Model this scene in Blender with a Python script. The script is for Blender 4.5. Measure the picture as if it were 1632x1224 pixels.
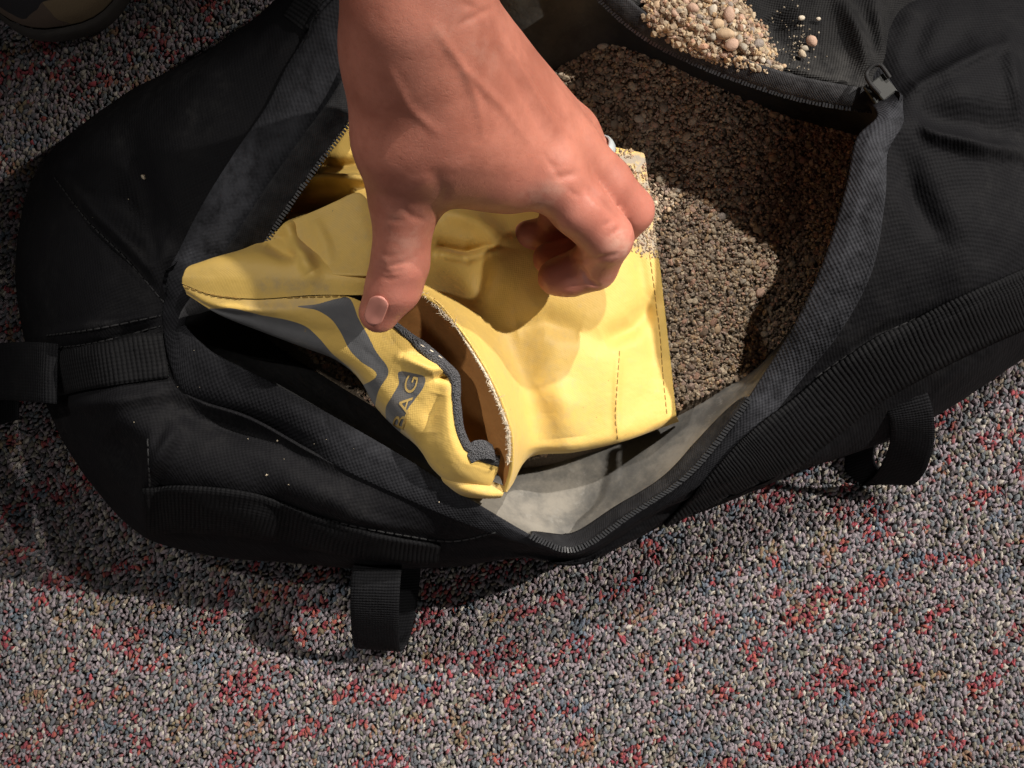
import bpy, bmesh, math, random
import numpy as np
from mathutils import Vector, Matrix, Euler, noise as mnoise
from mathutils.bvhtree import BVHTree

S = bpy.context.scene
for o in list(bpy.data.objects):
    bpy.data.objects.remove(o, do_unlink=True)
rng = np.random.default_rng(7)
random.seed(7)
R = math.radians

# ------------------------------------------------------------------ camera
CAM_LOC = Vector((0.0, -0.022, 0.61))
CAM_TILT = R(3.0)
HFOV = R(45.0)
cam_d = bpy.data.cameras.new('camera')
cam = bpy.data.objects.new('camera', cam_d)
S.collection.objects.link(cam)
cam.location = CAM_LOC
cam.rotation_euler = (CAM_TILT, 0, 0)
cam_d.sensor_fit = 'HORIZONTAL'
cam_d.angle = HFOV
cam_d.clip_start = 0.01
cam_d.clip_end = 50
S.camera = cam
S.render.resolution_x, S.render.resolution_y = 1024, 768

# ------------------------------------------------------------------ light
W = bpy.data.worlds.new('World')
S.world = W
W.use_nodes = True
bgn = W.node_tree.nodes['Background']
bgn.inputs[0].default_value = (1.0, 0.94, 0.88, 1)
bgn.inputs[1].default_value = 0.035


def lamp(name, az, el, dist, power, size, color, target, cone, blend):
    d = bpy.data.lights.new(name, 'SPOT')
    d.energy = power
    d.shadow_soft_size = size
    d.color = color
    d.spot_size = R(cone)
    d.spot_blend = blend
    o = bpy.data.objects.new(name, d)
    S.collection.objects.link(o)
    t = Vector(target)
    v = Vector((math.cos(el) * math.cos(az), math.cos(el) * math.sin(az), math.sin(el)))
    o.location = t + v * dist
    o.rotation_euler = (-v).to_track_quat('-Z', 'Y').to_euler()
    return o


lamp('key_and_fill_spot', R(26), R(40), 2.6, 405, 0.022, (1.0, 0.93, 0.84), (.11, -.10, .05), 18.0, .85)
lamp('key_and_fill_spot', R(68), R(48), 2.6, 235, 0.024, (1.0, 0.94, 0.87), (.11, -.10, .05), 18.0, .85)
lamp('key_and_fill_spot', R(148), R(52), 2.6, 110, 0.04, (1.0, 0.94, 0.87), (-.07, -.01, .07), 8.5, .9)  # added lamp without a known source, brightens the left cloth and thumb
fill = bpy.data.lights.new('fill_light', 'AREA')  # added soft fill to lift the shadows, not a real fixture
fill.energy = 5.5
fill.size = 0.9
fill.color = (1.0, 0.95, 0.9)
fo = bpy.data.objects.new('fill_light', fill)
S.collection.objects.link(fo)
fo.location = (0.35, -1.65, 1.35)
fo.rotation_euler = (Vector((.1, -.1, 0)) - fo.location).to_track_quat('-Z', 'Y').to_euler()

S.view_settings.view_transform = 'Standard'
S.view_settings.look = 'None'
S.view_settings.gamma = 1
S.view_settings.use_curve_mapping = False
S.view_settings.exposure = 0.0

# ------------------------------------------------------------------ helpers
FPX = 816 / math.tan(HFOV / 2)
ct, st = math.cos(CAM_TILT), math.sin(CAM_TILT)


def PA(px, py, z):
    """photo pixel + height above the floor -> world (arrays)"""
    px, py, z = np.broadcast_arrays(np.asarray(px, float), np.asarray(py, float), np.asarray(z, float))
    x = (px - 816) / FPX
    y = -(py - 612) / FPX
    dx, dy, dz = x, y * ct + st, y * st - ct
    t = (z - CAM_LOC.z) / dz
    return np.stack([CAM_LOC.x + dx * t, CAM_LOC.y + dy * t, z], -1)


def P(px, py, z):
    return Vector(PA(px, py, z))


def proj(p):
    """world -> photo pixel (arrays)"""
    q = np.asarray(p, float) - np.array(CAM_LOC)
    yc = q[..., 1] * ct + q[..., 2] * st
    zc = -q[..., 1] * st + q[..., 2] * ct
    return np.stack([816 + FPX * q[..., 0] / -zc, 612 - FPX * yc / -zc], -1)


def seg_dist(xy, poly):
    """distance from points to a polyline, with the parameter 0..1 along it"""
    poly = np.asarray(poly, float)
    L = np.r_[0, np.cumsum(np.linalg.norm(np.diff(poly, axis=0), axis=1))]
    best = np.full(xy.shape[:-1], 1e9)
    par = np.zeros(xy.shape[:-1])
    side = np.zeros(xy.shape[:-1])
    for i in range(len(poly) - 1):
        a, b = poly[i], poly[i + 1]
        d = b - a
        t = np.clip(((xy - a) @ d) / max(d @ d, 1e-12), 0, 1)
        q = a + t[..., None] * d
        r = np.linalg.norm(xy - q, axis=-1)
        m = r < best
        best = np.where(m, r, best)
        par = np.where(m, (L[i] + t * (L[i + 1] - L[i])) / L[-1], par)
        v = xy - a
        side = np.where(m, np.sign(d[0] * v[..., 1] - d[1] * v[..., 0]), side)
    return best, par, side


def inside_poly(xy, poly):
    poly = np.asarray(poly, float)
    x, y = xy[..., 0], xy[..., 1]
    c = np.zeros(x.shape, bool)
    j = len(poly) - 1
    for i in range(len(poly)):
        xi, yi = poly[i]
        xj, yj = poly[j]
        if yi != yj:
            c ^= ((yi > y) != (yj > y)) & (x < (xj - xi) * (y - yi) / (yj - yi) + xi)
        j = i
    return c


def poly_sd(xy, poly):
    d, _, _ = seg_dist(xy, np.vstack([poly, poly[:1]]))
    return np.where(inside_poly(xy, poly), d, -d)


def ridge(verts, line, width, height, fade=True, sharp=2.0):
    """push vertices up (or down) in z along a crease drawn in photo pixels"""
    xy = proj(verts)
    d, t, _ = seg_dist(xy, line)
    w = np.exp(-(d / width) ** sharp)
    if fade:
        w = w * np.sqrt(np.clip(np.sin(np.pi * np.clip(t, 0.03, 0.97)), 0, 1))
    verts[..., 2] += height * w


def vnoise(p, scale, seed=0.0, octaves=3):
    """cheap smooth noise from sums of rotated sines"""
    g = np.random.default_rng(int(seed * 100) + 5)
    out = np.zeros(p.shape[:-1])
    amp = 1.0
    for o in range(octaves):
        for k in range(5):
            d = g.normal(size=3)
            d /= np.linalg.norm(d)
            out += amp * np.sin(p @ d * scale * (0.7 + 0.6 * g.random()) + g.random() * 6.28)
        scale *= 2.05
        amp *= 0.5
    return out / 4.0


def crom(ctrl, n, closed=False):
    """Catmull-Rom along axis 0 (centripetal would be overkill)"""
    c = np.asarray(ctrl, float)
    m = len(c)
    if closed:
        t = np.arange(n) / n * m
        i = np.floor(t).astype(int)
        f = t - i
        idx = [(i + k) % m for k in (-1, 0, 1, 2)]
        p0, p1, p2, p3 = (c[q] for q in idx)
    else:
        ext = np.concatenate([2 * c[:1] - c[1:2], c, 2 * c[-1:] - c[-2:-1]])
        t = np.linspace(0, m - 1, n)
        i = np.clip(np.floor(t).astype(int), 0, m - 2)
        f = t - i
        p0, p1, p2, p3 = ext[i], ext[i + 1], ext[i + 2], ext[i + 3]
    f = f.reshape((-1,) + (1,) * (c.ndim - 1))
    return 0.5 * (2 * p1 + (p2 - p0) * f + (2 * p0 - 5 * p1 + 4 * p2 - p3) * f ** 2 + (3 * p1 - p0 - 3 * p2 + p3) * f ** 3)


def grid_ctrl(rows, nu, nv, closed_u=False):
    """rows: list of rows of (px,py,z); returns nv x nu x 3 world points"""
    c = np.asarray(rows, float)
    a = crom(c, nv)
    b = crom(np.swapaxes(a, 0, 1), nu, closed_u)
    b = np.swapaxes(b, 0, 1)
    return PA(b[..., 0], b[..., 1], b[..., 2])


def link(o, parent=None):
    S.collection.objects.link(o)
    if parent is not None:
        o.parent = parent
    return o


def mesh_obj(name, verts, faces, mat, parent=None, uv=None, smooth=True, attrs=None):
    me = bpy.data.meshes.new(name)
    verts = np.asarray(verts, np.float32).reshape(-1, 3)
    faces = np.asarray(faces, np.int32)
    nf, k = faces.shape
    me.vertices.add(len(verts))
    me.vertices.foreach_set('co', verts.ravel())
    me.loops.add(nf * k)
    me.loops.foreach_set('vertex_index', faces.ravel())
    me.polygons.add(nf)
    me.polygons.foreach_set('loop_start', np.arange(0, nf * k, k, dtype=np.int32))
    me.polygons.foreach_set('use_smooth', np.full(nf, smooth, bool))
    me.update(calc_edges=True)
    if uv is not None:
        l = me.uv_layers.new(name='UVMap')
        l.data.foreach_set('uv', np.asarray(uv, np.float32).reshape(-1, 2)[faces.ravel()].ravel())
    for an, av in (attrs or {}).items():
        av = np.asarray(av, np.float32)
        if av.ndim == 1:
            a = me.attributes.new(an, 'FLOAT', 'POINT')
            a.data.foreach_set('value', av)
        else:
            a = me.attributes.new(an, 'FLOAT_COLOR', 'POINT')
            if av.shape[1] == 3:
                av = np.c_[av, np.ones(len(av), np.float32)]
            a.data.foreach_set('color', av.ravel())
    me.materials.append(mat)
    return link(bpy.data.objects.new(name, me), parent)


def grid_faces(nv, nu, closed_u=False):
    i, j = np.meshgrid(np.arange(nv - 1), np.arange(nu if closed_u else nu - 1), indexing='ij')
    j2 = (j + 1) % nu
    return np.stack([i * nu + j, i * nu + j2, (i + 1) * nu + j2, (i + 1) * nu + j], -1).reshape(-1, 4)


def arc_uv(V):
    du = np.linalg.norm(np.diff(V, axis=1), axis=2).mean(0)
    dv = np.linalg.norm(np.diff(V, axis=0), axis=2).mean(1)
    u = np.r_[0, np.cumsum(du)]
    v = np.r_[0, np.cumsum(dv)]
    U, Vv = np.meshgrid(u, v)
    return np.stack([U, Vv], -1)


def normals_of(V, closed_u=False):
    if closed_u:
        gu = np.roll(V, -1, 1) - np.roll(V, 1, 1)
    else:
        gu = np.gradient(V, axis=1)
    gv = np.gradient(V, axis=0)
    n = np.cross(gu, gv)
    n /= np.linalg.norm(n, axis=-1, keepdims=True) + 1e-12
    return n


def sheet(name, V, mat, parent=None, thick=0.0, uv=None, attrs=None, closed_u=False, offset=-1.0, flip=False):
    nv, nu = V.shape[:2]
    f = grid_faces(nv, nu, closed_u)
    if flip:
        f = f[:, ::-1]
    o = mesh_obj(name, V, f, mat, parent, uv=arc_uv(V) if uv is None else uv, attrs=attrs)
    if thick:
        m = o.modifiers.new('thick', 'SOLIDIFY')
        m.thickness = thick
        m.offset = offset
    return o


def tag(o, label=None, cat=None, group=None, kind=None):
    if label: o['label'] = label
    if cat: o['category'] = cat
    if group: o['group'] = group
    if kind: o['kind'] = kind
    return o


def empty(name, loc=(0, 0, 0)):
    o = bpy.data.objects.new(name, None)
    o.location = loc
    o.empty_display_size = 0.02
    return link(o)


def child_fix(parent):
    """parts are built in world space: undo the parent's location"""
    inv = Matrix.Translation(parent.location).inverted()
    for c in parent.children:
        c.matrix_parent_inverse = inv


def tube(pts, rad, sides=8, closed=False):
    pts = np.asarray(pts, float)
    n = len(pts)
    rad = np.broadcast_to(np.asarray(rad, float), (n,))
    if closed:
        T = np.roll(pts, -1, 0) - np.roll(pts, 1, 0)
    else:
        T = np.gradient(pts, axis=0)
    T /= np.linalg.norm(T, axis=1, keepdims=True) + 1e-12
    up = np.array([0.13, 0.21, 0.97])
    A = np.cross(T, up)
    A /= np.linalg.norm(A, axis=1, keepdims=True) + 1e-12
    B = np.cross(A, T)
    a = np.linspace(0, 2 * np.pi, sides, endpoint=False)
    V = pts[:, None] + rad[:, None, None] * (np.cos(a)[None, :, None] * A[:, None] + np.sin(a)[None, :, None] * B[:, None])
    return V   # n x sides x 3


class Acc:
    """collects many small pieces into one mesh"""
    def __init__(self):
        self.v, self.f, self.a, self.n = [], [], [], 0

    def add(self, v, f, col=None):
        v = np.asarray(v).reshape(-1, 3)
        self.v.append(v)
        self.f.append(np.asarray(f) + self.n)
        if col is not None:
            self.a.append(np.broadcast_to(np.asarray(col, float), (len(v), 3)))
        self.n += len(v)

    def build(self, name, mat, parent=None, smooth=True):
        at = {'col': np.concatenate(self.a)} if self.a else None
        return mesh_obj(name, np.concatenate(self.v), np.concatenate(self.f), mat, parent, smooth=smooth, attrs=at)


def box_vf(c, ax, ay, az):
    c, ax, ay, az = (np.asarray(q, float) for q in (c, ax, ay, az))
    s = np.array([[x, y, z] for z in (-1, 1) for y in (-1, 1) for x in (-1, 1)], float) * 0.5
    v = c + s[:, :1] * ax + s[:, 1:2] * ay + s[:, 2:] * az
    f = [(0, 2, 3, 1), (4, 5, 7, 6), (0, 1, 5, 4), (2, 6, 7, 3), (0, 4, 6, 2), (1, 3, 7, 5)]
    return v, np.array(f)


# ------------------------------------------------------------------ materials
def new_mat(name):
    m = bpy.data.materials.new(name)
    m.use_nodes = True
    nt = m.node_tree
    b = nt.nodes['Principled BSDF']
    return m, nt, b


class N:
    def __init__(self, nt):
        self.nt = nt

    def n(self, t, **kw):
        x = self.nt.nodes.new(t)
        for k, v in kw.items():
            if k.startswith('i_'):
                key = k[2:]
                key = int(key) if key.isdigit() else key
                x.inputs[key].default_value = v
            else:
                setattr(x, k, v)
        return x

    def l(self, a, b):
        self.nt.links.new(a, b)

    def math(self, op, a, b=None, c=None, clamp=False):
        x = self.nt.nodes.new('ShaderNodeMath')
        x.operation = op
        x.use_clamp = clamp
        for i, v in enumerate((a, b, c)):
            if v is None: continue
            if isinstance(v, (int, float)):
                x.inputs[i].default_value = v
            else:
                self.l(v, x.inputs[i])
        return x.outputs[0]

    def mix(self, fac, a, b):
        x = self.nt.nodes.new('ShaderNodeMix')
        x.data_type = 'RGBA'
        for s, v in ((x.inputs[0], fac), (x.inputs[6], a), (x.inputs[7], b)):
            if isinstance(v, (int, float)):
                s.default_value = v
            elif isinstance(v, tuple):
                s.default_value = (*v, 1)
            else:
                self.l(v, s)
        return x.outputs[2]

    def noise(self, vec, scale, detail=4, rough=0.6, out=0):
        x = self.n('ShaderNodeTexNoise')
        x.inputs['Scale'].default_value = scale
        x.inputs['Detail'].default_value = detail
        x.inputs['Roughness'].default_value = rough
        if vec is not None: self.l(vec, x.inputs['Vector'])
        return x.outputs[out]

    def ramp(self, fac, lo, hi):
        x = self.n('ShaderNodeMapRange')
        x.interpolation_type = 'SMOOTHSTEP'
        x.inputs[1].default_value = lo
        x.inputs[2].default_value = hi
        self.l(fac, x.inputs[0])
        return x.outputs[0]

    def attr(self, name, out='Fac'):
        return self.n('ShaderNodeAttribute', attribute_name=name).outputs[out]

    def bump(self, h, strength, dist, normal=None):
        x = self.n('ShaderNodeBump')
        x.inputs['Strength'].default_value = strength
        x.inputs['Distance'].default_value = dist
        self.l(h, x.inputs['Height'])
        if normal is not None: self.l(normal, x.inputs['Normal'])
        return x.outputs[0]


def fabric_mat(name, base, base2, pitch, rough=0.72, dust=0.25, bump=0.6, ribs=False, spec=0.06, dustcol=(0.07, 0.068, 0.066), attr=None, ang=0.0):
    """woven nylon: basket weave (or ribbed webbing) from UVs in metres"""
    m, nt, b = new_mat(name)
    g = N(nt)
    uv = g.n('ShaderNodeUVMap').outputs[0]
    geo = g.n('ShaderNodeNewGeometry').outputs['Position']
    mp = g.n('ShaderNodeMapping')
    mp.inputs['Rotation'].default_value = (0, 0, ang)
    g.l(uv, mp.inputs[0])
    wob = g.n('ShaderNodeMixRGB', blend_type='ADD')
    wob.inputs[0].default_value = 1
    nz = g.n('ShaderNodeTexNoise', i_Scale=55.0, i_Detail=2.0)
    g.l(geo, nz.inputs['Vector'])
    sc = g.n('ShaderNodeVectorMath', operation='SCALE')
    sc.inputs['Scale'].default_value = 0.0015
    g.l(nz.outputs['Color'], sc.inputs[0])
    g.l(mp.outputs[0], wob.inputs[1])
    g.l(sc.outputs[0], wob.inputs[2])
    sp = g.n('ShaderNodeSeparateXYZ')
    g.l(wob.outputs[0], sp.inputs[0])
    k = 2 * math.pi / pitch
    su = g.math('SINE', g.math('MULTIPLY', sp.outputs[0], k))
    sv = g.math('SINE', g.math('MULTIPLY', sp.outputs[1], k))
    if ribs:
        h = g.math('MULTIPLY_ADD', g.math('ABSOLUTE', su), 0.9, g.math('MULTIPLY', g.math('SINE', g.math('MULTIPLY', sp.outputs[1], k * 2.2)), 0.12))
    else:
        h = g.math('MULTIPLY_ADD', g.math('MULTIPLY', su, sv), 0.5, 0.5)
    h01 = g.ramp(h, 0.15, 0.9)
    n1 = g.noise(geo, 26, 5, 0.65)
    n2 = g.noise(geo, 140, 4, 0.7)
    n3 = g.noise(geo, 1500, 2, 0.6)
    thread = g.mix(h01, tuple(x * 0.72 for x in base), base)
    dm = g.math('MULTIPLY', g.ramp(n1, 0.42, 0.75), g.ramp(n2, 0.3, 0.8))
    col = g.mix(g.math('MULTIPLY', dm, dust), thread, g.mix(n2, base2, dustcol))
    if attr:
        a = g.attr(attr)
        am = g.math('MULTIPLY', a, g.ramp(n2, 0.15, 0.75), clamp=True)
        col = g.mix(am, col, dustcol)
    sn = g.ramp(n3, 0.72, 0.80)
    col = g.mix(g.math('MULTIPLY', sn, dust * 0.5), col, (0.20, 0.19, 0.17))
    g.l(col, b.inputs['Base Color'])
    b.inputs['Roughness'].default_value = rough
    b.inputs['Specular IOR Level'].default_value = spec
    b.inputs['Sheen Weight'].default_value = 0.0
    b.inputs['Sheen Roughness'].default_value = 0.5
    b.inputs['Sheen Tint'].default_value = (0.75, 0.8, 1, 1)
    nrm = g.bump(g.noise(geo, 75, 4, 0.6), 0.35, 0.004)
    g.l(g.bump(h, bump, pitch * 0.35, nrm), b.inputs['Normal'])
    return m


M_SHELL = fabric_mat('black_nylon_weave', (0.0075, 0.0075, 0.0088), (0.013, 0.013, 0.014), 0.0020, dust=0.22, bump=0.22, ang=R(28))
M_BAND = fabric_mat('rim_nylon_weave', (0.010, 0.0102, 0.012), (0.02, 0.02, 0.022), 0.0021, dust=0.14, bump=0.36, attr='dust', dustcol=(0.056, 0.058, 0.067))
M_FLAP = fabric_mat('flap_nylon_weave', (0.010, 0.010, 0.011), (0.02, 0.02, 0.02), 0.0016, dust=0.3, attr='dust', dustcol=(0.045, 0.044, 0.043), ang=R(30))
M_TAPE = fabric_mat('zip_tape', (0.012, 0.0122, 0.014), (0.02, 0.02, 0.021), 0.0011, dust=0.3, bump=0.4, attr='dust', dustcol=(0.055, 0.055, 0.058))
M_WEB = fabric_mat('black_ribbed_webbing', (0.0075, 0.0076, 0.0085), (0.013, 0.013, 0.014), 0.0040, dust=0.10, ribs=True, bump=0.45)
M_WEB2 = fabric_mat('handle_webbing', (0.008, 0.0082, 0.0095), (0.013, 0.013, 0.014), 0.0030, dust=0.10, ribs=True, bump=0.4)


def plain_mat(name, col, rough=0.5, spec=0.5, metallic=0.0, var=0.3, scale=200, bump=0.0):
    m, nt, b = new_mat(name)
    g = N(nt)
    geo = g.n('ShaderNodeNewGeometry').outputs['Position']
    n = g.noise(geo, scale, 4, 0.65)
    c = g.mix(n, tuple(x * (1 - var) for x in col), tuple(min(1, x * (1 + var)) for x in col))
    g.l(c, b.inputs['Base Color'])
    b.inputs['Roughness'].default_value = rough
    b.inputs['Specular IOR Level'].default_value = spec
    b.inputs['Metallic'].default_value = metallic
    if bump:
        g.l(g.bump(n, bump, 0.001), b.inputs['Normal'])
    return m


M_TEETH = plain_mat('zip_teeth', (0.03, 0.031, 0.034), 0.35, 0.6)
M_THREAD = plain_mat('black_thread', (0.012, 0.012, 0.013), 0.7, 0.3)
M_SLIDER = plain_mat('slider_metal', (0.018, 0.019, 0.018), 0.5, 0.3, 0.0)
M_YTHREAD = plain_mat('brown_thread', (0.30, 0.19, 0.055), 0.8, 0.2)
M_RING = plain_mat('ring_metal', (0.80, 0.88, 0.90), 0.30, 0.5, 0.55, var=0.06)
M_FRAY = plain_mat('frayed_fibre', (0.62, 0.53, 0.40), 0.9, 0.2)
M_LETTER = plain_mat('letter_print', (0.52, 0.36, 0.12), 0.6, 0.3, var=0.15)


def attr_mat(name, rough=0.85, spec=0.25, sheen=0.0, bump=0.0, bscale=900, var=0.35, vscale=500):
    m, nt, b = new_mat(name)
    g = N(nt)
    geo = g.n('ShaderNodeNewGeometry').outputs['Position']
    c = g.attr('col', 'Color')
    n = g.noise(geo, vscale, 3, 0.7)
    v = g.n('ShaderNodeHueSaturation')
    g.l(c, v.inputs['Color'])
    g.l(g.math('MULTIPLY_ADD', n, 2 * var, 1 - var), v.inputs['Value'])
    g.l(v.outputs[0], b.inputs['Base Color'])
    b.inputs['Roughness'].default_value = rough
    b.inputs['Specular IOR Level'].default_value = spec
    b.inputs['Sheen Weight'].default_value = sheen
    if bump:
        g.l(g.bump(g.noise(geo, bscale, 4, 0.7), bump, 0.0006), b.inputs['Normal'])
    return m


M_PILE = attr_mat('carpet_pile', 0.95, 0.1, 0.15, 0.8, 1800)
M_STONE = attr_mat('gravel_stone', 0.8, 0.3, 0.0, 0.5, 1500)


def yellow_mat():
    m, nt, b = new_mat('yellow_vinyl_cloth')
    g = N(nt)
    geo = g.n('ShaderNodeNewGeometry').outputs['Position']
    uv = g.n('ShaderNodeUVMap').outputs[0]
    n1 = g.noise(geo, 30, 5, 0.6)
    n2 = g.noise(geo, 220, 5, 0.7)
    base = g.mix(n1, (0.61, 0.405, 0.100), (0.68, 0.465, 0.128))
    col = g.mix(g.ramp(n2, 0.55, 0.85), base, (0.57, 0.40, 0.15))
    # printed swoosh: a signed distance stored at build time, cut sharp here
    pr = g.math('GREATER_THAN', g.math('ADD', g.attr('print'), g.math('MULTIPLY_ADD', n2, 1.2, -0.6)), 0.0)
    col = g.mix(pr, col, g.mix(n2, (0.085, 0.088, 0.095), (0.13, 0.132, 0.14)))
    # gravel dust rubbed into the cloth
    d = g.math('MULTIPLY', g.attr('dust'), g.ramp(n2, 0.25, 0.7), clamp=True)
    col = g.mix(d, col, (0.30, 0.25, 0.19))
    gm = g.math('MULTIPLY', g.ramp(g.noise(geo, 17, 6, 0.7), 0.50, 0.68), g.ramp(n2, 0.3, 0.75))
    col = g.mix(g.math('MULTIPLY', gm, 0.32), col, (0.33, 0.24, 0.12))
    sp = g.ramp(g.noise(geo, 420, 2, 0.5), 0.755, 0.78)
    col = g.mix(g.math('MULTIPLY', sp, 0.7), col, (0.22, 0.15, 0.06))
    g.l(col, b.inputs['Base Color'])
    b.inputs['Roughness'].default_value = 0.55
    b.inputs['Specular IOR Level'].default_value = 0.3
    b.inputs['Sheen Weight'].default_value = 0.1
    s = g.n('ShaderNodeSeparateXYZ')
    g.l(uv, s.inputs[0])
    w = g.math('MULTIPLY', g.math('SINE', g.math('MULTIPLY', s.outputs[0], 2 * math.pi / 0.0011)), g.math('SINE', g.math('MULTIPLY', s.outputs[1], 2 * math.pi / 0.0011)))
    nb = g.bump(g.noise(geo, 50, 4, 0.55), 0.32, 0.004)
    nb = g.bump(n2, 0.12, 0.001, nb)
    g.l(g.bump(w, 0.12, 0.0003, nb), b.inputs['Normal'])
    return m


M_YEL = yellow_mat()


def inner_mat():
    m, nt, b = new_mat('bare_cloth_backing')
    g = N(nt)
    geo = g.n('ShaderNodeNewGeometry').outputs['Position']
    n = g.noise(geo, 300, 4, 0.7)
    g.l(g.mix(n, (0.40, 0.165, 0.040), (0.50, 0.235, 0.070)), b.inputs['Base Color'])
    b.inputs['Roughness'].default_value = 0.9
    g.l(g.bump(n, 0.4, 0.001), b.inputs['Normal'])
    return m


M_INNER = inner_mat()


def velcro_mat():
    m, nt, b = new_mat('grey_hook_strip')
    g = N(nt)
    geo = g.n('ShaderNodeNewGeometry').outputs['Position']
    v = g.n('ShaderNodeTexVoronoi', i_Scale=1500.0)
    g.l(geo, v.inputs['Vector'])
    n = g.noise(geo, 700, 4, 0.8)
    c = g.mix(v.outputs['Distance'], (0.12, 0.12, 0.13), (0.045, 0.046, 0.05))
    c = g.mix(g.ramp(n, 0.62, 0.78), c, (0.30, 0.29, 0.27))
    g.l(c, b.inputs['Base Color'])
    b.inputs['Roughness'].default_value = 0.9
    g.l(g.bump(g.math('ADD', v.outputs['Distance'], n), 1.0, 0.0012), b.inputs['Normal'])
    return m


M_VELCRO = velcro_mat()


def liner_mat():
    m, nt, b = new_mat('dusty_liner_vinyl')
    g = N(nt)
    geo = g.n('ShaderNodeNewGeometry').outputs['Position']
    n1 = g.noise(geo, 24, 6, 0.68)
    n2 = g.noise(geo, 90, 5, 0.7)
    dusty = g.mix(g.ramp(n1, 0.36, 0.60), (0.115, 0.112, 0.105), (0.235, 0.218, 0.188))
    dusty = g.mix(g.ramp(n2, 0.58, 0.75), dusty, (0.27, 0.26, 0.24))
    black = g.mix(n2, (0.013, 0.013, 0.014), (0.028, 0.028, 0.029))
    d = g.math('MULTIPLY', g.attr('dust'), g.math('MULTIPLY_ADD', n1, 0.4, 0.75), clamp=True)
    g.l(g.mix(d, black, dusty), b.inputs['Base Color'])
    b.inputs['Roughness'].default_value = 0.95
    b.inputs['Specular IOR Level'].default_value = 0.1
    g.l(g.bump(g.noise(geo, 50, 4, 0.6), 0.4, 0.004), b.inputs['Normal'])
    return m


M_LINER = liner_mat()


def skin_mat():
    m, nt, b = new_mat('skin')
    g = N(nt)
    geo = g.n('ShaderNodeNewGeometry').outputs['Position']
    n1 = g.noise(geo, 45, 5, 0.6)
    n2 = g.noise(geo, 420, 4, 0.7)
    n3 = g.noise(geo, 120, 5, 0.65)
    base = g.mix(g.ramp(n1, 0.34, 0.64), (0.335, 0.118, 0.080), (0.45, 0.172, 0.120))
    base = g.mix(g.math('MULTIPLY', g.ramp(n2, 0.45, 0.8), 0.35), base, (0.30, 0.095, 0.066))
    col = g.mix(g.math('MULTIPLY', g.attr('red'), 0.75, clamp=True), base, (0.46, 0.168, 0.125))
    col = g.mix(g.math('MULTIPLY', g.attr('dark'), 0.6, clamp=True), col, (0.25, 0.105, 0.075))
    dm = g.math('MULTIPLY', g.attr('dust'), g.ramp(n3, 0.42, 0.66), clamp=True)
    col = g.mix(g.math('MULTIPLY', dm, 0.45), col, (0.62, 0.43, 0.34))
    g.l(col, b.inputs['Base Color'])
    b.inputs['Roughness'].default_value = 0.47
    b.inputs['Specular IOR Level'].default_value = 0.38
    b.inputs['Subsurface Weight'].default_value = 0.12
    b.inputs['Subsurface Radius'].default_value = (1.0, 0.35, 0.2)
    b.inputs['Subsurface Scale'].default_value = 0.003
    v = g.n('ShaderNodeTexVoronoi', i_Scale=900.0)
    v.feature = 'DISTANCE_TO_EDGE'
    wv = g.n('ShaderNodeVectorMath', operation='ADD')
    sc = g.n('ShaderNodeVectorMath', operation='SCALE')
    sc.inputs['Scale'].default_value = 0.004
    nn = g.n('ShaderNodeTexNoise', i_Scale=160.0)
    g.l(geo, nn.inputs['Vector'])
    g.l(nn.outputs['Color'], sc.inputs[0])
    g.l(geo, wv.inputs[0])
    g.l(sc.outputs[0], wv.inputs[1])
    g.l(wv.outputs[0], v.inputs['Vector'])
    nb = g.bump(n3, 0.14, 0.002)
    nb = g.bump(g.ramp(v.outputs['Distance'], 0.0, 0.12), 0.13, 0.0005, nb)
    g.l(nb, b.inputs['Normal'])
    return m


M_SKIN = skin_mat()
M_NAIL = plain_mat('nail', (0.53, 0.225, 0.18), 0.36, 0.5, var=0.1, scale=120)


def camo_mat():
    m, nt, b = new_mat('camouflage_cloth')
    g = N(nt)
    geo = g.n('ShaderNodeNewGeometry').outputs['Position']
    a = g.noise(geo, 16, 2, 0.5)
    mp = g.n('ShaderNodeMapping')
    mp.inputs['Location'].default_value = (3.1, 1.7, 0.4)
    g.l(geo, mp.inputs[0])
    c = g.noise(mp.outputs[0], 22, 2, 0.5)
    mp2 = g.n('ShaderNodeMapping')
    mp2.inputs['Location'].default_value = (7.1, 4.7, 2.4)
    g.l(geo, mp2.inputs[0])
    d = g.noise(mp2.outputs[0], 18, 2, 0.5)
    col = g.mix(g.math('GREATER_THAN', a, 0.5), (0.20, 0.145, 0.085), (0.12, 0.085, 0.065))
    col = g.mix(g.math('GREATER_THAN', c, 0.52), col, (0.023, 0.022, 0.026))
    col = g.mix(g.math('GREATER_THAN', d, 0.62), col, (0.27, 0.20, 0.11))
    g.l(col, b.inputs['Base Color'])
    b.inputs['Roughness'].default_value = 0.85
    g.l(g.bump(g.noise(geo, 900, 2, 0.6), 0.4, 0.0006), b.inputs['Normal'])
    return m


M_CAMO = camo_mat()
M_SOLE = plain_mat('rubber_sole', (0.05, 0.045, 0.042), 0.7, 0.3)


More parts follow.
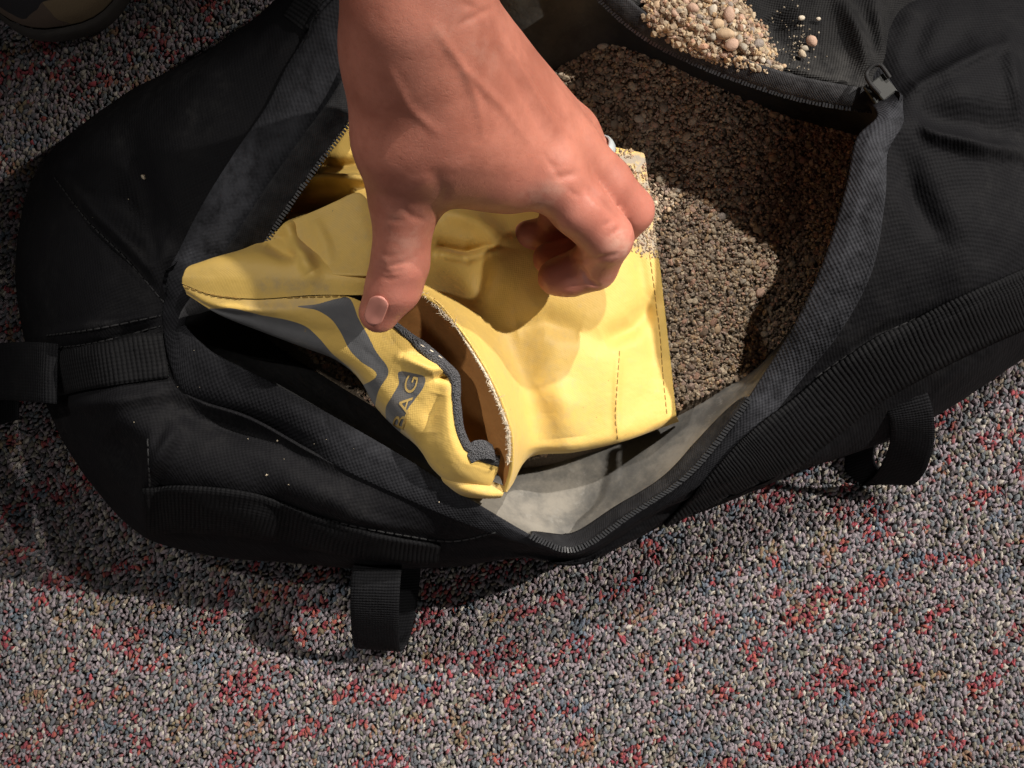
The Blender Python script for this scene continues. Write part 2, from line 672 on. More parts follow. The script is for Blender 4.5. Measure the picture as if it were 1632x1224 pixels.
def floor_mat():
    m, nt, b = new_mat('carpet_base')
    g = N(nt)
    geo = g.n('ShaderNodeNewGeometry').outputs['Position']
    v = g.n('ShaderNodeTexVoronoi', i_Scale=420.0)
    g.l(geo, v.inputs['Vector'])
    sp = g.n('ShaderNodeSeparateColor')
    g.l(v.outputs['Color'], sp.inputs[0])
    n = g.noise(geo, 22, 3, 0.6)
    c = g.mix(sp.outputs[0], (0.08, 0.074, 0.072), (0.19, 0.165, 0.16))
    c = g.mix(g.math('GREATER_THAN', g.math('MULTIPLY_ADD', n, 1.0, g.math('MULTIPLY', sp.outputs[1], 0.35)), 0.80), c, (0.16, 0.03, 0.035))
    g.l(c, b.inputs['Base Color'])
    b.inputs['Roughness'].default_value = 0.95
    g.l(g.bump(v.outputs['Distance'], 1.0, 0.003), b.inputs['Normal'])
    return m


M_FLOOR = floor_mat()

# ------------------------------------------------------------------ bag stations (photo pixels + height)
# rim, band outer edge, belly, silhouette, liner foot  (each px, py, z)
ST = [
 # bottom point, then up the left side
 ((922, 872, .072), (927, 882, .064), (930, 890, .050), (932, 894, .034), (950, 705, .046)),
 ((866, 862, .078), (858, 872, .072), (845, 882, .055), (820, 890, .032), (880, 735, .046)),
 ((770, 808, .088), (752, 838, .082), (735, 870, .062), (715, 902, .030), (800, 740, .046)),
 ((660, 738, .094), (634, 788, .090), (610, 850, .076), (585, 907, .030), (705, 715, .046)),
 ((540, 668, .099), (508, 728, .095), (478, 815, .086), (455, 896, .030), (610, 650, .048)),
 ((430, 608, .103), (398, 668, .097), (352, 778, .094), (330, 882, .030), (520, 600, .050)),
 ((345, 566, .104), (318, 640, .096), (235, 735, .094), (222, 848, .030), (450, 560, .050)),
 ((303, 528, .104), (285, 610, .097), (175, 650, .096), (118, 735, .030), (420, 530, .052)),
 ((298, 505, .106), (262, 525, .100), (150, 540, .098), (58, 610, .030), (420, 500, .052)),
 ((335, 455, .109), (272, 440, .104), (150, 430, .098), (28, 475, .030), (430, 460, .054)),
 ((388, 382, .112), (318, 338, .110), (180, 325, .098), (32, 365, .030), (470, 390, .054)),
 ((440, 302, .115), (372, 252, .112), (235, 225, .098), (66, 262, .030), (510, 310, .056)),
 ((495, 225, .117), (428, 170, .112), (310, 132, .098), (165, 180, .030), (560, 240, .058)),
 ((543, 158, .117), (470, 90, .111), (405, 60, .098), (310, 98, .030), (600, 180, .058)),
 ((590, 70, .115), (540, 0, .108), (480, -30, .096), (440, 22, .030), (650, 110, .058)),
 ((680, -30, .108), (660, -80, .100), (640, -130, .088), (600, -90, .030), (730, 60, .060)),
 ((820, -50, .102), (820, -100, .095), (820, -170, .080), (820, -180, .030), (870, 110, .060)),
 ((930, -30, .098), (950, -80, .092), (980, -170, .080), (1000, -220, .030), (960, 70, .062)),
 ((1030, 15, .094), (1060, -40, .090), (1100, -150, .080), (1150, -230, .030), (1040, 90, .062)),
 ((1130, 65, .094), (1160, 10, .090), (1220, -110, .080), (1300, -220, .030), (1130, 130, .062)),
 ((1250, 110, .096), (1275, 60, .092), (1350, -60, .082), (1480, -180, .030), (1250, 170, .062)),
 ((1360, 150, .104), (1400, 110, .104), (1480, 10, .096), (1660, -130, .030), (1350, 200, .060)),
 ((1398, 182, .117), (1440, 185, .120), (1560, 120, .108), (1800, -20, .030), (1385, 220, .058)),
 ((1364, 222, .118), (1416, 240, .120), (1590, 240, .104), (1880, 140, .030), (1366, 260, .056)),
 ((1347, 300, .116), (1406, 330, .117), (1590, 370, .100), (1860, 330, .030), (1346, 330, .054)),
 ((1318, 400, .112), (1386, 435, .112), (1560, 470, .094), (1760, 470, .030), (1318, 420, .050)),
 ((1272, 505, .106), (1336, 530, .106), (1490, 550, .086), (1640, 566, .030), (1262, 520, .046)),
 ((1222, 588, .100), (1270, 612, .099), (1400, 635, .078), (1520, 643, .030), (1205, 585, .046)),
 ((1168, 668, .093), (1206, 690, .092), (1300, 700, .070), (1420, 700, .030), (1130, 628, .046)),
 ((1092, 758, .085), (1122, 768, .082), (1190, 758, .064), (1270, 752, .030), (1070, 658, .046)),
 ((1005, 818, .077), (1020, 826, .073), (1050, 816, .058), (1090, 818, .030), (1010, 684, .046)),
]
ST = np.array(ST, float)
for _i, _d in ((21, .006), (22, .014), (23, .016), (24, .016), (25, .014), (26, .008)):
    ST[_i, :3, 2] += _d
NS = len(ST)
SIL = ST[:, 3, :2]
RIM = ST[:, 0, :2]
FOOT = ST[:, 4, :2]

# ------------------------------------------------------------------ floor: carpet
fl = mesh_obj('floor', [(-3, -3, -.0035), (3, -3, -.0035), (3, 3, -.0035), (-3, 3, -.0035)], [(0, 1, 2, 3)], M_FLOOR, smooth=False)
tag(fl, kind='structure', label='speckled carpet floor in grey, cream and red')


def build_pile():
    pitch_u, pitch_v = 0.00155, 0.0020
    ang = R(24)                      # tufting rows climb to the right
    nu, nv = 668, 435
    u, v = np.meshgrid((np.arange(nu) - nu / 2), (np.arange(nv) - nv / 2))
    u = u + 0.5 * (np.arange(nv) % 2)[:, None]
    U = (u * pitch_u + rng.normal(0, .00038, u.shape)).ravel()
    Vv = (v * pitch_v + rng.normal(0, .00048, u.shape)).ravel()
    x = U * math.cos(ang) - Vv * math.sin(ang)
    y = U * math.sin(ang) + Vv * math.cos(ang)
    keep = (np.abs(x) < .325) & (y > -.275) & (y < .255)
    x, y, U, Vv = x[keep], y[keep], U[keep], Vv[keep]
    pp = proj(np.stack([x, y, 0 * x], -1))
    sd = poly_sd(pp, SIL)
    keep = sd < 70
    x, y, U, Vv = x[keep], y[keep], U[keep], Vv[keep]
    n = len(x)
    # colour: mottled yarn, with red and ochre yarns surfacing in short runs along the rows
    pal = np.array([(.235, .190, .198), (.190, .160, .165), (.105, .118, .122), (.066, .072, .080), (.36, .32, .26), (.050, .043, .044), (.165, .148, .108), (.20, .155, .105), (.105, .105, .072), (.20, .055, .058), (.17, .10, .10)])
    pr = np.array([.22, .18, .14, .08, .10, .07, .07, .05, .04, .035, .03])
    ci = rng.choice(len(pal), n, p=pr / pr.sum())
    col = pal[ci]
    q = np.stack([U * 26, Vv * 62, 0 * U], -1)
    f = np.array([mnoise.noise(Vector(a)) for a in q])
    q2 = np.stack([U * 75 + 9, Vv * 120, 0 * U], -1)
    f2 = np.array([mnoise.noise(Vector(a)) for a in q2])
    g = np.array([mnoise.noise(Vector(a)) for a in np.stack([U * 40 + 31, Vv * 70 + 8, 0 * U], -1)])
    red = (f + 0.9 * f2 > 0.26) & (rng.random(n) < .42)
    col[red] = np.array([(.25, .036, .044), (.20, .028, .040), (.27, .060, .042), (.15, .03, .036)])[rng.integers(0, 4, red.sum())]
    och = (g + 0.5 * f2 > .46) & (rng.random(n) < .40) & ~red
    col[och] = np.array([(.20, .115, .06), (.17, .13, .065), (.22, .09, .05)])[rng.integers(0, 3, och.sum())]
    blu = (g - 0.5 * f2 < -.44) & (rng.random(n) < .5) & ~red
    col[blu] = np.array([(.07, .10, .12), (.10, .12, .15)])[rng.integers(0, 2, blu.sum())]
    col = col * rng.uniform(.8, 1.2, (n, 1))
    kk = np.where(red, .10, .18)[:, None]
    col = (col * (1 - kk) + np.array((.165, .142, .128)) * kk) * np.array((1.02, 1.05, 1.14))
    # tuft: a bent little loop, 3 rings of 5 plus a crown
    k = 4
    a = np.linspace(0, 2 * np.pi, k, endpoint=False)
    prof = [(-.0030, 1.05), (-.0002, 1.0)]
    T = []
    for z, r in prof:
        T.append(np.stack([np.cos(a) * r, np.sin(a) * r, np.full(k, z)], -1))
    T = np.concatenate(T + [np.array([[0, 0, .0007]])])
    F = []
    for r in range(1):
        for i in range(k):
            i2 = (i + 1) % k
            F += [(r * k + i, r * k + i2, (r + 1) * k + i2), (r * k + i, (r + 1) * k + i2, (r + 1) * k + i)]
    for i in range(k):
        F.append((k + i, k + (i + 1) % k, 2 * k))
    F = np.array(F)
    rx = rng.uniform(.00068, .00105, n)
    ry = rx * rng.uniform(1.2, 2.6, n)
    th = R(70) + rng.normal(0, .55, n)
    h = rng.uniform(.7, 1.3, n)
    lx, ly = rng.normal(0, .0006, n), rng.normal(0, .0006, n)
    c_, s_ = np.cos(th), np.sin(th)
    bx = T[None, :, 0] * ry[:, None]
    by = T[None, :, 1] * rx[:, None]
    zz = T[None, :, 2] * h[:, None] + rng.normal(0, .0003, n)[:, None]
    lean = np.clip((T[None, :, 2] + .0035) / .0047, 0, 1)
    V = np.stack([x[:, None] + bx * c_[:, None] - by * s_[:, None] + lx[:, None] * lean,
                  y[:, None] + bx * s_[:, None] + by * c_[:, None] + ly[:, None] * lean, zz], -1)
    V = V + rng.normal(0, .00020, V.shape)
    m = len(T)
    faces = (F[None] + (np.arange(n) * m)[:, None, None]).reshape(-1, 3)
    cc = np.repeat(col, m, axis=0)
    o = mesh_obj('carpet_pile', V.reshape(-1, 3), faces, M_PILE, attrs={'col': cc})
    tag(o, 'looped carpet pile flecked grey, cream, slate and red', kind='stuff')


build_pile()

# ------------------------------------------------------------------ duffel bag
bag = empty('duffel_bag', P(816, 500, 0))
tag(bag, 'open black nylon duffel bag holding gravel, lying on the speckled carpet', 'bag')

NU = 720
uu = crom(ST, NU, closed=True)          # NU x 5 x 3


def ring_pts(a):
    return PA(a[:, 0], a[:, 1], a[:, 2])


ring_rim = uu[:, 0]
ring_band = uu[:, 1]
ring_bel = uu[:, 2]
ring_sil = uu[:, 3]
ring_foot = uu[:, 4]
Wr = ring_pts(ring_rim)
Wb = ring_pts(ring_band)
Wm = ring_pts(ring_bel)
Ws = ring_pts(ring_sil)
Wf = ring_pts(ring_foot)
cen = np.array([0.0, 0.0, 0.0])
Wg = Ws.copy()
Wg[:, 2] = 0.0015
Wg[:, :2] *= 0.955
Wu = Wg.copy()
Wu[:, :2] *= .6

# creases on the outer shell: (polyline in photo px, width px, height m)
CREASES = [
 ([(240, 345), (270, 420), (300, 500)], 16, .006),          # end seam on the left panel
 ([(90, 285), (140, 350), (200, 410), (262, 480)], 10, -.005),
 ([(100, 270), (160, 345), (215, 395), (275, 470)], 15, .005),
 ([(205, 240), (225, 330), (255, 420)], 32, -.010),
 ([(280, 640), (350, 668), (450, 690), (520, 735)], 26, -.016),   # deep tuck under the rim band
 ([(60, 540), (150, 520), (260, 500)], 9, .0035),
 ([(70, 560), (150, 548), (255, 520)], 7, -.004),
 ([(80, 650), (180, 640), (280, 625)], 12, .004),
 ([(245, 690), (235, 760), (235, 850)], 12, .006),
 ([(285, 680), (240, 760)], 14, .006),
 ([(165, 690), (200, 720), (215, 760)], 26, -.008),
 ([(340, 790), (420, 800), (540, 835), (720, 862), (790, 850)], 8, -.003),
 ([(440, 760), (520, 790), (600, 830)], 24, .005),
 ([(420, 790), (470, 850), (500, 890)], 26, -.006),
 ([(560, 830), (640, 850), (760, 870)], 14, .004),
 ([(1460, 190), (1490, 215), (1560, 235), (1640, 246)], 12, .013),   # raised pleat on the right
 ([(1440, 190), (1480, 178), (1560, 190), (1620, 215)], 26, -.012),
 ([(1420, 225), (1450, 290), (1500, 380)], 22, -.010),
 ([(1408, 176), (1470, 130), (1530, 100), (1600, 70)], 9, .009),
 ([(1450, 125), (1500, 85), (1560, 50)], 28, -.012),
 ([(1605, 60), (1612, 120), (1625, 180)], 10, .008),
 ([(1480, 20), (1470, 60), (1450, 100)], 18, -.006),
 ([(1500, 300), (1530, 400), (1560, 480)], 40, .004),
 ([(1290, 600), (1400, 530), (1640, 440)], 8, -.003),
 ([(1480, 620), (1560, 570), (1640, 520)], 18, .004),
 ([(1150, 770), (1250, 740), (1330, 715)], 16, .004),
 ([(480, 60), (520, 20), (560, -20)], 14, .006),
]


def shell_grid():
    ctrl = np.stack([Wb, 0.55 * Wb + .45 * Wm + np.array([0, 0, .002]), Wm, .45 * Wm + .55 * Ws + np.array([0, 0, .008]), Ws, Wg], 0)
    V = crom(ctrl, 150)
    V[..., 2] = np.maximum(V[..., 2], 0.001)
    w = np.clip(V[..., 2] / .05, 0, 1)
    n = normals_of(V, True)
    rim_d = np.linspace(0, 1, V.shape[0])[:, None]
    ww = w * np.clip(rim_d * 8, 0, 1)
    V = V + n * (vnoise(V, 60, 1.0, 2) * .0013 + vnoise(V, 190, 2.0, 2) * .0005)[..., None] * ww[..., None]
    for line, wd, h in CREASES:
        T = V.copy()
        ridge(T, line, wd, h * (.62 if line[0][0] > 1350 else 1))
        V = V + (T - V) * ww[..., None]
    V[..., 2] = np.maximum(V[..., 2], 0.001)
    return V


VS = shell_grid()
shell_uv = VS[..., :2] + VS[..., 2:3] * np.array([.35, -.5])
shell = sheet('shell', VS, M_SHELL, bag, 0.0012, uv=shell_uv, closed_u=True)
# base panel closes the bag against the floor
base_ctrl = np.stack([Wg, Wu, Wu * .1 + np.array([0, 0, .0012])], 0)
sheet('base_panel', base_ctrl, M_SHELL, bag, 0, uv=base_ctrl[..., :2], closed_u=True)


def band_grid():
    up = np.array([0, 0, 1.0])
    mid = .5 * Wr + .5 * Wb + up * .0018
    out = Wb + up * .0015
    lip = Wb * 1.0 + up * .0004
    V = crom(np.stack([Wr, .72 * Wr + .28 * Wb + up * .0016, mid, .25 * Wr + .75 * Wb + up * .0019, out, lip], 0), 26)
    V = V + up * (vnoise(V, 90, 3.0, 2) * .0009)[..., None]
    for line, wd, h in CREASES:
        T = V.copy()
        ridge(T, line, wd, h * .8)
        k = np.linspace(0, 1, V.shape[0])[:, None] ** 2
        V = V + (T - V) * k[..., None]
    return V


VB = band_grid()
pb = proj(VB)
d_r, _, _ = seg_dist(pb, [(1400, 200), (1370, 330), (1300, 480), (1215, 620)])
d_l, _, _ = seg_dist(pb, [(372, 255), (365, 330), (330, 400)])  # patch of light on the left band, painted in through the dust mask
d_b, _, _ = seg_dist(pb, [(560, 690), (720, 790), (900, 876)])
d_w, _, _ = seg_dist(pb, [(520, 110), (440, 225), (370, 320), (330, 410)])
bdust_light = .5 * np.exp(-(d_w / 50) ** 2) + .75 * np.exp(-(d_r / 70) ** 2) + .95 * np.exp(-(d_l / 38) ** 2) + .3 * np.exp(-(d_b / 40) ** 2)
uvb = arc_uv(VB)
sheet('rim_band', VB, M_BAND, bag, 0.0016, uv=uvb, closed_u=True, attrs={'dust': bdust_light.ravel()})


def liner_grid():
    up = np.array([0, 0, 1.0])
    V = crom(np.stack([Wr - up * .0006, .93 * Wr + .07 * Wf - up * .003, .6 * Wr + .4 * Wf - up * .006, Wf, Wf - up * .02], 0), 44)
    n = normals_of(V, True)
    w = np.sin(np.linspace(0, np.pi, V.shape[0]))[:, None]
    V = V + n * (w * vnoise(V, 45, 4.0, 2) * .0016)[..., None]
    return V


VL = liner_grid()
pl = proj(VL)
dm = poly_sd(pl, [(700, 780), (820, 735), (1000, 670), (1215, 570), (1240, 600), (1120, 770), (1000, 840), (930, 872), (850, 858), (760, 815)])
ld = np.clip((dm + 25) / 45, 0, 1)
dm2 = poly_sd(pl, [(800, -60), (960, -60), (960, 100), (860, 130), (790, 40)])
ld = np.maximum(ld, .28 * np.clip((dm2 + 30) / 60, 0, 1))
sheet('liner', VL, M_LINER, bag, 0, closed_u=True, attrs={'dust': ld.ravel()}, flip=True)


# zip tape on the inside of the rim and its teeth
def rim_range(a, b, n=200):
    """stretch of the rim between two stations (floats), world points + inward direction"""
    s = np.linspace(a, b, n)
    i = (s / NS * NU)
    k = np.floor(i).astype(int)
    f = (i - k)[:, None]
    g = lambda A: A[k % NU] * (1 - f) + A[(k + 1) % NU] * f
    r, bnd = g(Wr), g(Wb)
    inw = r - bnd
    inw[:, 2] = 0
    inw /= np.linalg.norm(inw, axis=1, keepdims=True)
    return r, bnd, inw


def zip_run(name, a, b, wid, lift, parent, n=160, inner=False):
    r, bnd, inw = rim_range(a, b, n)
    up = np.array([0, 0, 1.0])
    V = np.stack([r + inw * -.0030 + up * (lift + .0020), r + inw * .0010 + up * (lift + .0012), r + inw * wid * .6 + up * (lift - .0008), r + inw * wid + up * (lift - .0022)], 0)
    tp = np.sqrt(np.clip(np.sin(np.linspace(.0, np.pi, n)) * 1.6, .01, 1))[:, None]
    if inner:
        V = np.stack([r + inw * wid * tp + up * (lift - .0042), r + inw * wid * .6 * tp + up * (lift - .0016), r + inw * .0012 + up * (lift + .0004), r - inw * .0006 + up * (lift + .0012)], 0)[:, ::-1]
    V = crom(V, 10)
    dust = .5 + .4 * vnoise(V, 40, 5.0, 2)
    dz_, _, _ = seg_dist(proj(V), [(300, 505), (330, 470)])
    dust = dust + 1.2 * np.exp(-(dz_ / 30) ** 2)  # left tape end painted paler, as if lit, on top of the dust
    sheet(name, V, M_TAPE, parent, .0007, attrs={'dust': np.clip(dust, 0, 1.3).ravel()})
    e = r + inw * (wid + .0004) + up * (lift - .0019)
    if inner:
        e = r - inw * .0002 + up * (lift + .0022)
    return e, inw


def teeth(name, line, inw, parent, pitch=.00140, size=(.0024, .00080, .0013)):
    L = np.r_[0, np.cumsum(np.linalg.norm(np.diff(line, axis=0), axis=1))]
    s = np.arange(0, L[-1], pitch)
    A = Acc()
    up = np.array([0, 0, 1.0])
    for t in s:
        p = np.array([np.interp(t, L, line[:, i]) for i in range(3)])
        d = np.array([np.interp(t, L, inw[:, i]) for i in range(3)])
        p2 = np.array([np.interp(t + 1e-4, L, line[:, i]) for i in range(3)])
        p1 = np.array([np.interp(t - 1e-4, L, line[:, i]) for i in range(3)])
        tan = (p2 - p1)
        tan /= np.linalg.norm(tan) + 1e-12
        nn = np.cross(tan, d)
        nn /= np.linalg.norm(nn) + 1e-12
        j = rng.normal(0, .00008, 3)
        v, f = box_vf(p + j, d * size[0], tan * size[1], nn * size[2])
        A.add(v, f)
    o = A.build(name, M_TEETH, parent, smooth=False)
    o['kind'] = 'stuff'
    return o


e, i_ = zip_run('zip_tape', 8.0, 14.4, .0075, .0008, bag)
teeth('zip_teeth', e, i_, bag)
e, i_ = zip_run('zip_tape', NS - 3.4, NS + 1.25, .0062, .0006, bag, inner=True)
teeth('zip_teeth', e, i_, bag)


def stitches(name, pts, mat, parent, dash=.0026, gap=.0012, r=.00032):
    pts = np.asarray(pts, float)
    L = np.r_[0, np.cumsum(np.linalg.norm(np.diff(pts, axis=0), axis=1))]
    A = Acc()
    s = 0.0
    while s < L[-1]:
        q = np.linspace(s, min(s + dash, L[-1]), 4)
        p = np.stack([np.interp(q, L, pts[:, i]) for i in range(3)], -1)
        p[[0, -1], 2] -= r * .8
        V = tube(p, r, 5)
        A.add(V, grid_faces(4, 5, True))
        s += dash + gap
    o = A.build(name, mat, parent)
    o['kind'] = 'stuff'
    return o


def bvh_of(*grids):
    vs, fs, n = [], [], 0
    for V, closed in grids:
        nv, nu = V.shape[:2]
        f = grid_faces(nv, nu, closed)
        vs += [tuple(p) for p in V.reshape(-1, 3)]
        fs += [tuple(int(i) + n for i in q) for q in f]
        n += nv * nu
    return BVHTree.FromPolygons(vs, fs)


def hit(bvh, px, py, lift=0.0):
    d = (P(px, py, 0) - CAM_LOC).normalized()
    loc, nor, _, _ = bvh.ray_cast(CAM_LOC, d)
    if loc is None:
        return None
    if nor.dot(d) > 0: nor = -nor
    return np.array(loc + nor * lift)


BV_BAG = bvh_of((VS, True), (VB, True))


def draped(line, bvh, n=120, lift=.0003):
    c = crom(np.array(line, float), n)
    out = [hit(bvh, x, y, lift) for x, y in c]
    return np.array([p for p in out if p is not None])


for line in ([(1300, 600), (1360, 560), (1440, 516), (1540, 472), (1650, 430)],
             [(236, 700), (238, 760), (236, 850)],
             [(345, 780), (430, 800), (540, 832), (640, 852), (720, 862), (790, 848)],
             [(88, 283), (140, 352), (200, 412), (262, 482)],
             [(70, 556), (150, 546), (255, 520)], [(75, 535), (150, 524), (255, 503)]):
    pts = draped(line, BV_BAG)
    if len(pts) > 3:
        stitches('stitching', pts, M_THREAD, bag, .0030, .0010, .0004)

# right-hand zip-tape side stitching of the left flap
r, bnd, inw = rim_range(8.6, 14.2, 150)
stitches('stitching', r + inw * .0012 + np.array([0, 0, .0024]), M_THREAD, bag, .0028, .0010, .00035)


# --- ribbed webbing strips sewn along the sides
def webbing(line, half, name='webbing_strip', lift=.0012):
    n = 90
    c = crom(np.array(line, float), n)
    t = np.gradient(c, axis=0)
    t /= np.linalg.norm(t, axis=1, keepdims=True)
    nr = np.stack([-t[:, 1], t[:, 0]], -1)
    half = crom(np.array(half, float)[:, None], n)[:, 0]
    rows = []
    for s in np.linspace(-1, 1, 9):
        row = []
        for k in range(n):
            p = hit(BV_BAG, *(c[k] + nr[k] * half[k] * s), lift)
            if p is None:
                p = row[-1] if row else np.array(P(*c[k], .03))
            row.append(p)
        rows.append(row)
    V = np.array(rows)
    for _ in range(3):
        V[:, 1:-1] = .25 * V[:, :-2] + .5 * V[:, 1:-1] + .25 * V[:, 2:]
    sheet(name, V, M_WEB, bag, .0012, offset=1 if False else 0)


webbing([(1060, 838), (1130, 792), (1205, 735), (1285, 672), (1370, 605), (1470, 548), (1560, 505), (1660, 462)], [6, 24, 42, 44, 44, 44, 44, 44])
webbing([(232, 812), (300, 808), (400, 818), (500, 845), (600, 868), (700, 880)], [36, 36, 34, 26, 20, 14])
webbing([(70, 600), (150, 583), (265, 566)], [36] * 3)
webbing([(470, 40), (505, -10), (540, -60)], [22] * 3)


# --- carry loops
def loop_strap(name, path, wdir, half, thick=.0013):
    """flat webbing bent along a path; wdir: width direction per control point"""
    c = crom(np.array(path, float), 60)
    w = crom(np.array(wdir, float), 60)
    w /= np.linalg.norm(w, axis=1, keepdims=True)
    V = np.stack([c + w * half * s for s in np.linspace(-1, 1, 9)], 0)
    V[..., 2] += (np.linspace(-1, 1, 9) ** 2 * -.0003)[:, None]
    o = sheet(name, V, M_WEB2, bag, thick, offset=0)
    b = o.modifiers.new('round', 'BEVEL')
    b.width = .0003
    b.segments = 1
    return o


# bottom loop: hangs off the lower side, standing on the carpet
loop_strap('handle_loop',
           [P(604, 880, .034), P(601, 905, .046), P(598, 935, .050), P(597, 980, .042), P(599, 1022, .024), P(604, 1034, .012), P(618, 1016, .006), P(628, 970, .005), P(634, 920, .008), P(634, 885, .016)],
           [(1, 0, .06)] * 3 + [(1, -.05, .1)] * 3 + [(1, .1, .15)] * 4, .0112)
# right loop: twisted, leaning outward
loop_strap('handle_loop',
           [P(1422, 585, .066), P(1438, 622, .070), P(1452, 660, .064), P(1454, 700, .050), P(1442, 742, .030), P(1420, 768, .012), P(1392, 768, .005), P(1370, 745, .006), P(1374, 712, .010), P(1392, 685, .018), P(1402, 650, .028)],
           [(.9, .42, 0), (.95, .32, 0), (1, .16, .0), (1, .0, .05), (1, -.16, .15), (.95, -.1, .4), (.7, .2, .7), (.55, .3, .8), (.5, .3, .85), (.5, .3, .85), (.5, .3, .85)], .0098)
# left strap running out of the picture
loop_strap('handle_loop',
           [P(92, 596, .080), P(70, 594, .080), P(40, 592, .070), P(0, 592, .050), P(-60, 596, .038), P(-110, 620, .02), P(-80, 650, .006), P(-20, 640, .006), P(30, 625, .02)],
           [(0, 1, 0)] * 5 + [(-.5, .8, .2)] + [(0, 1, 0)] * 3, .0130)

# ------------------------------------------------------------------ lid flap folded back, with its zip
FL = [
 [(945, -22, .104), (1030, 50, .106), (1130, 100, .107), (1250, 141, .112), (1340, 160, .116), (1425, 172, .112)],
 [(975, -38, .107), (1050, 28, .109), (1145, 76, .109), (1262, 118, .114), (1345, 140, .117), (1425, 158, .112)],
 [(1010, -70, .105), (1085, -8, .107), (1180, 40, .107), (1285, 82, .110), (1370, 100, .111), (1440, 120, .102)],
 [(1060, -140, .100), (1130, -80, .103), (1220, -30, .104), (1320, 10, .106), (1410, 20, .106), (1480, 50, .096)],
 [(1120, -230, .096), (1190, -180, .100), (1280, -130, .103), (1380, -90, .104), (1460, -70, .102), (1540, -20, .092)],
]
VF = grid_ctrl(FL, 150, 110)
VF[..., 2] += vnoise(VF, 55, 6.0, 2) * .0016 * np.linspace(.2, 1, 110)[:, None]
ridge(VF, [(1340, 0), (1365, 60), (1385, 130)], 14, .006)
ridge(VF, [(1390, 0), (1400, 60), (1405, 120)], 12, .005)
ridge(VF, [(1230, 20), (1240, 45), (1245, 60)], 26, -.006)
ridge(VF, [(1050, 30), (1150, 78), (1270, 120), (1400, 152)], 5, -.0022, fade=False)
pf = proj(VF)
fd1, _, _ = seg_dist(pf, [(1000, 0), (1100, 60), (1220, 110), (1340, 140)])
fdust = np.clip(.9 * np.exp(-(fd1 / 60) ** 2) + .12, 0, 1)
tapem = np.zeros(VF.shape[:2])
sheet('lid_flap', VF, M_FLAP, bag, .0014, attrs={'dust': fdust.ravel()}, flip=True, offset=1)
# zip tape along the free edge
edge = VF[0]
inw = VF[0] - VF[16]
inw /= np.linalg.norm(inw, axis=1, keepdims=True)
up = np.array([0, 0, 1.0])
VT = np.stack([edge - inw * .0058 + up * .0016, edge - inw * .002 + up * .0016, edge + inw * .0008 + up * .0008, edge + inw * .0022 + up * -.0002], 0)
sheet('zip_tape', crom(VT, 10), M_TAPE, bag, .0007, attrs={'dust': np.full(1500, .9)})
teeth('zip_teeth', edge + inw * .0024 + up * .0002, inw, bag, pitch=.0013)
BV_FLAP = bvh_of((VF, False))
stitches('stitching', draped([(985, 2), (1056, 35), (1150, 82), (1268, 124), (1345, 146), (1405, 150)], BV_FLAP, 120, .0006), M_THREAD, bag, .0040, .0005, .0007)

# zip slider and its pull cord at the right end of the flap
sl = Acc()
c0 = np.array(P(1396, 152, .1225))
v, f = box_vf(c0, np.array([.0065, -.0095, 0]) * 1.0, np.array([.0040, .0028, 0]), np.array([0, 0, .0022]))
sl.add(v, f)
v, f = box_vf(np.array(P(1408, 140, .1245)), np.array([.006, -.0075, 0]), np.array([.0058, .0045, 0]), np.array([0, 0, .0012]))
sl.add(v, f)
so = sl.build('zip_slider', M_SLIDER, bag, smooth=False)
bm = so.modifiers.new('round', 'BEVEL')
bm.width = .0006
bm.segments = 2
cord = crom(np.array([P(x_, y_, z_ + .004) for x_, y_, z_ in ((1402, 150, .122), (1386, 132, .122), (1381, 118, .120), (1390, 106, .1205), (1402, 104, .1215), (1410, 112, .1225), (1418, 124, .1225))]), 60)
V = tube(cord, .0009, 8)
mesh_obj('pull_cord', V, grid_faces(60, 8, True), M_THREAD, bag)

# ------------------------------------------------------------------ gravel
PB = []
for sub in (1, 1, 1, 2, 2, 2, 1, 1):
    bmh = bmesh.new()
    bmesh.ops.create_icosphere(bmh, subdivisions=sub, radius=1)
    v = np.array([x.co[:] for x in bmh.verts])
    f = np.array([[q.index for q in x.verts] for x in bmh.faces])
    bmh.free()
    PB.append((v, f))
PVAR = []
for i, (v, f) in enumerate(PB):
    s = .30 if len(v) < 20 else .20
    dv = v * (1 + s * vnoise(v, 1.9, 10 + i, 3))[:, None] * np.array([1.12, .92, .78])
    PVAR.append((dv, f))
STONE = np.array([(.33, .27, .20), (.29, .235, .18), (.24, .19, .145), (.38, .32, .24), (.35, .225, .17), (.26, .20, .17), (.42, .36, .28), (.20, .155, .12), (.38, .28, .18), (.28, .245, .205)]) * np.array((1.0, .93, .82))


def rand_rot(n):
    q = rng.normal(size=(n, 4))
    q /= np.linalg.norm(q, axis=1, keepdims=True)
    w, x, y, z = q.T
    return np.stack([1 - 2 * (y * y + z * z), 2 * (x * y - z * w), 2 * (x * z + y * w),
                     2 * (x * y + z * w), 1 - 2 * (x * x + z * z), 2 * (y * z - x * w),
                     2 * (x * z - y * w), 2 * (y * z + x * w), 1 - 2 * (x * x + y * y)], -1).reshape(n, 3, 3)


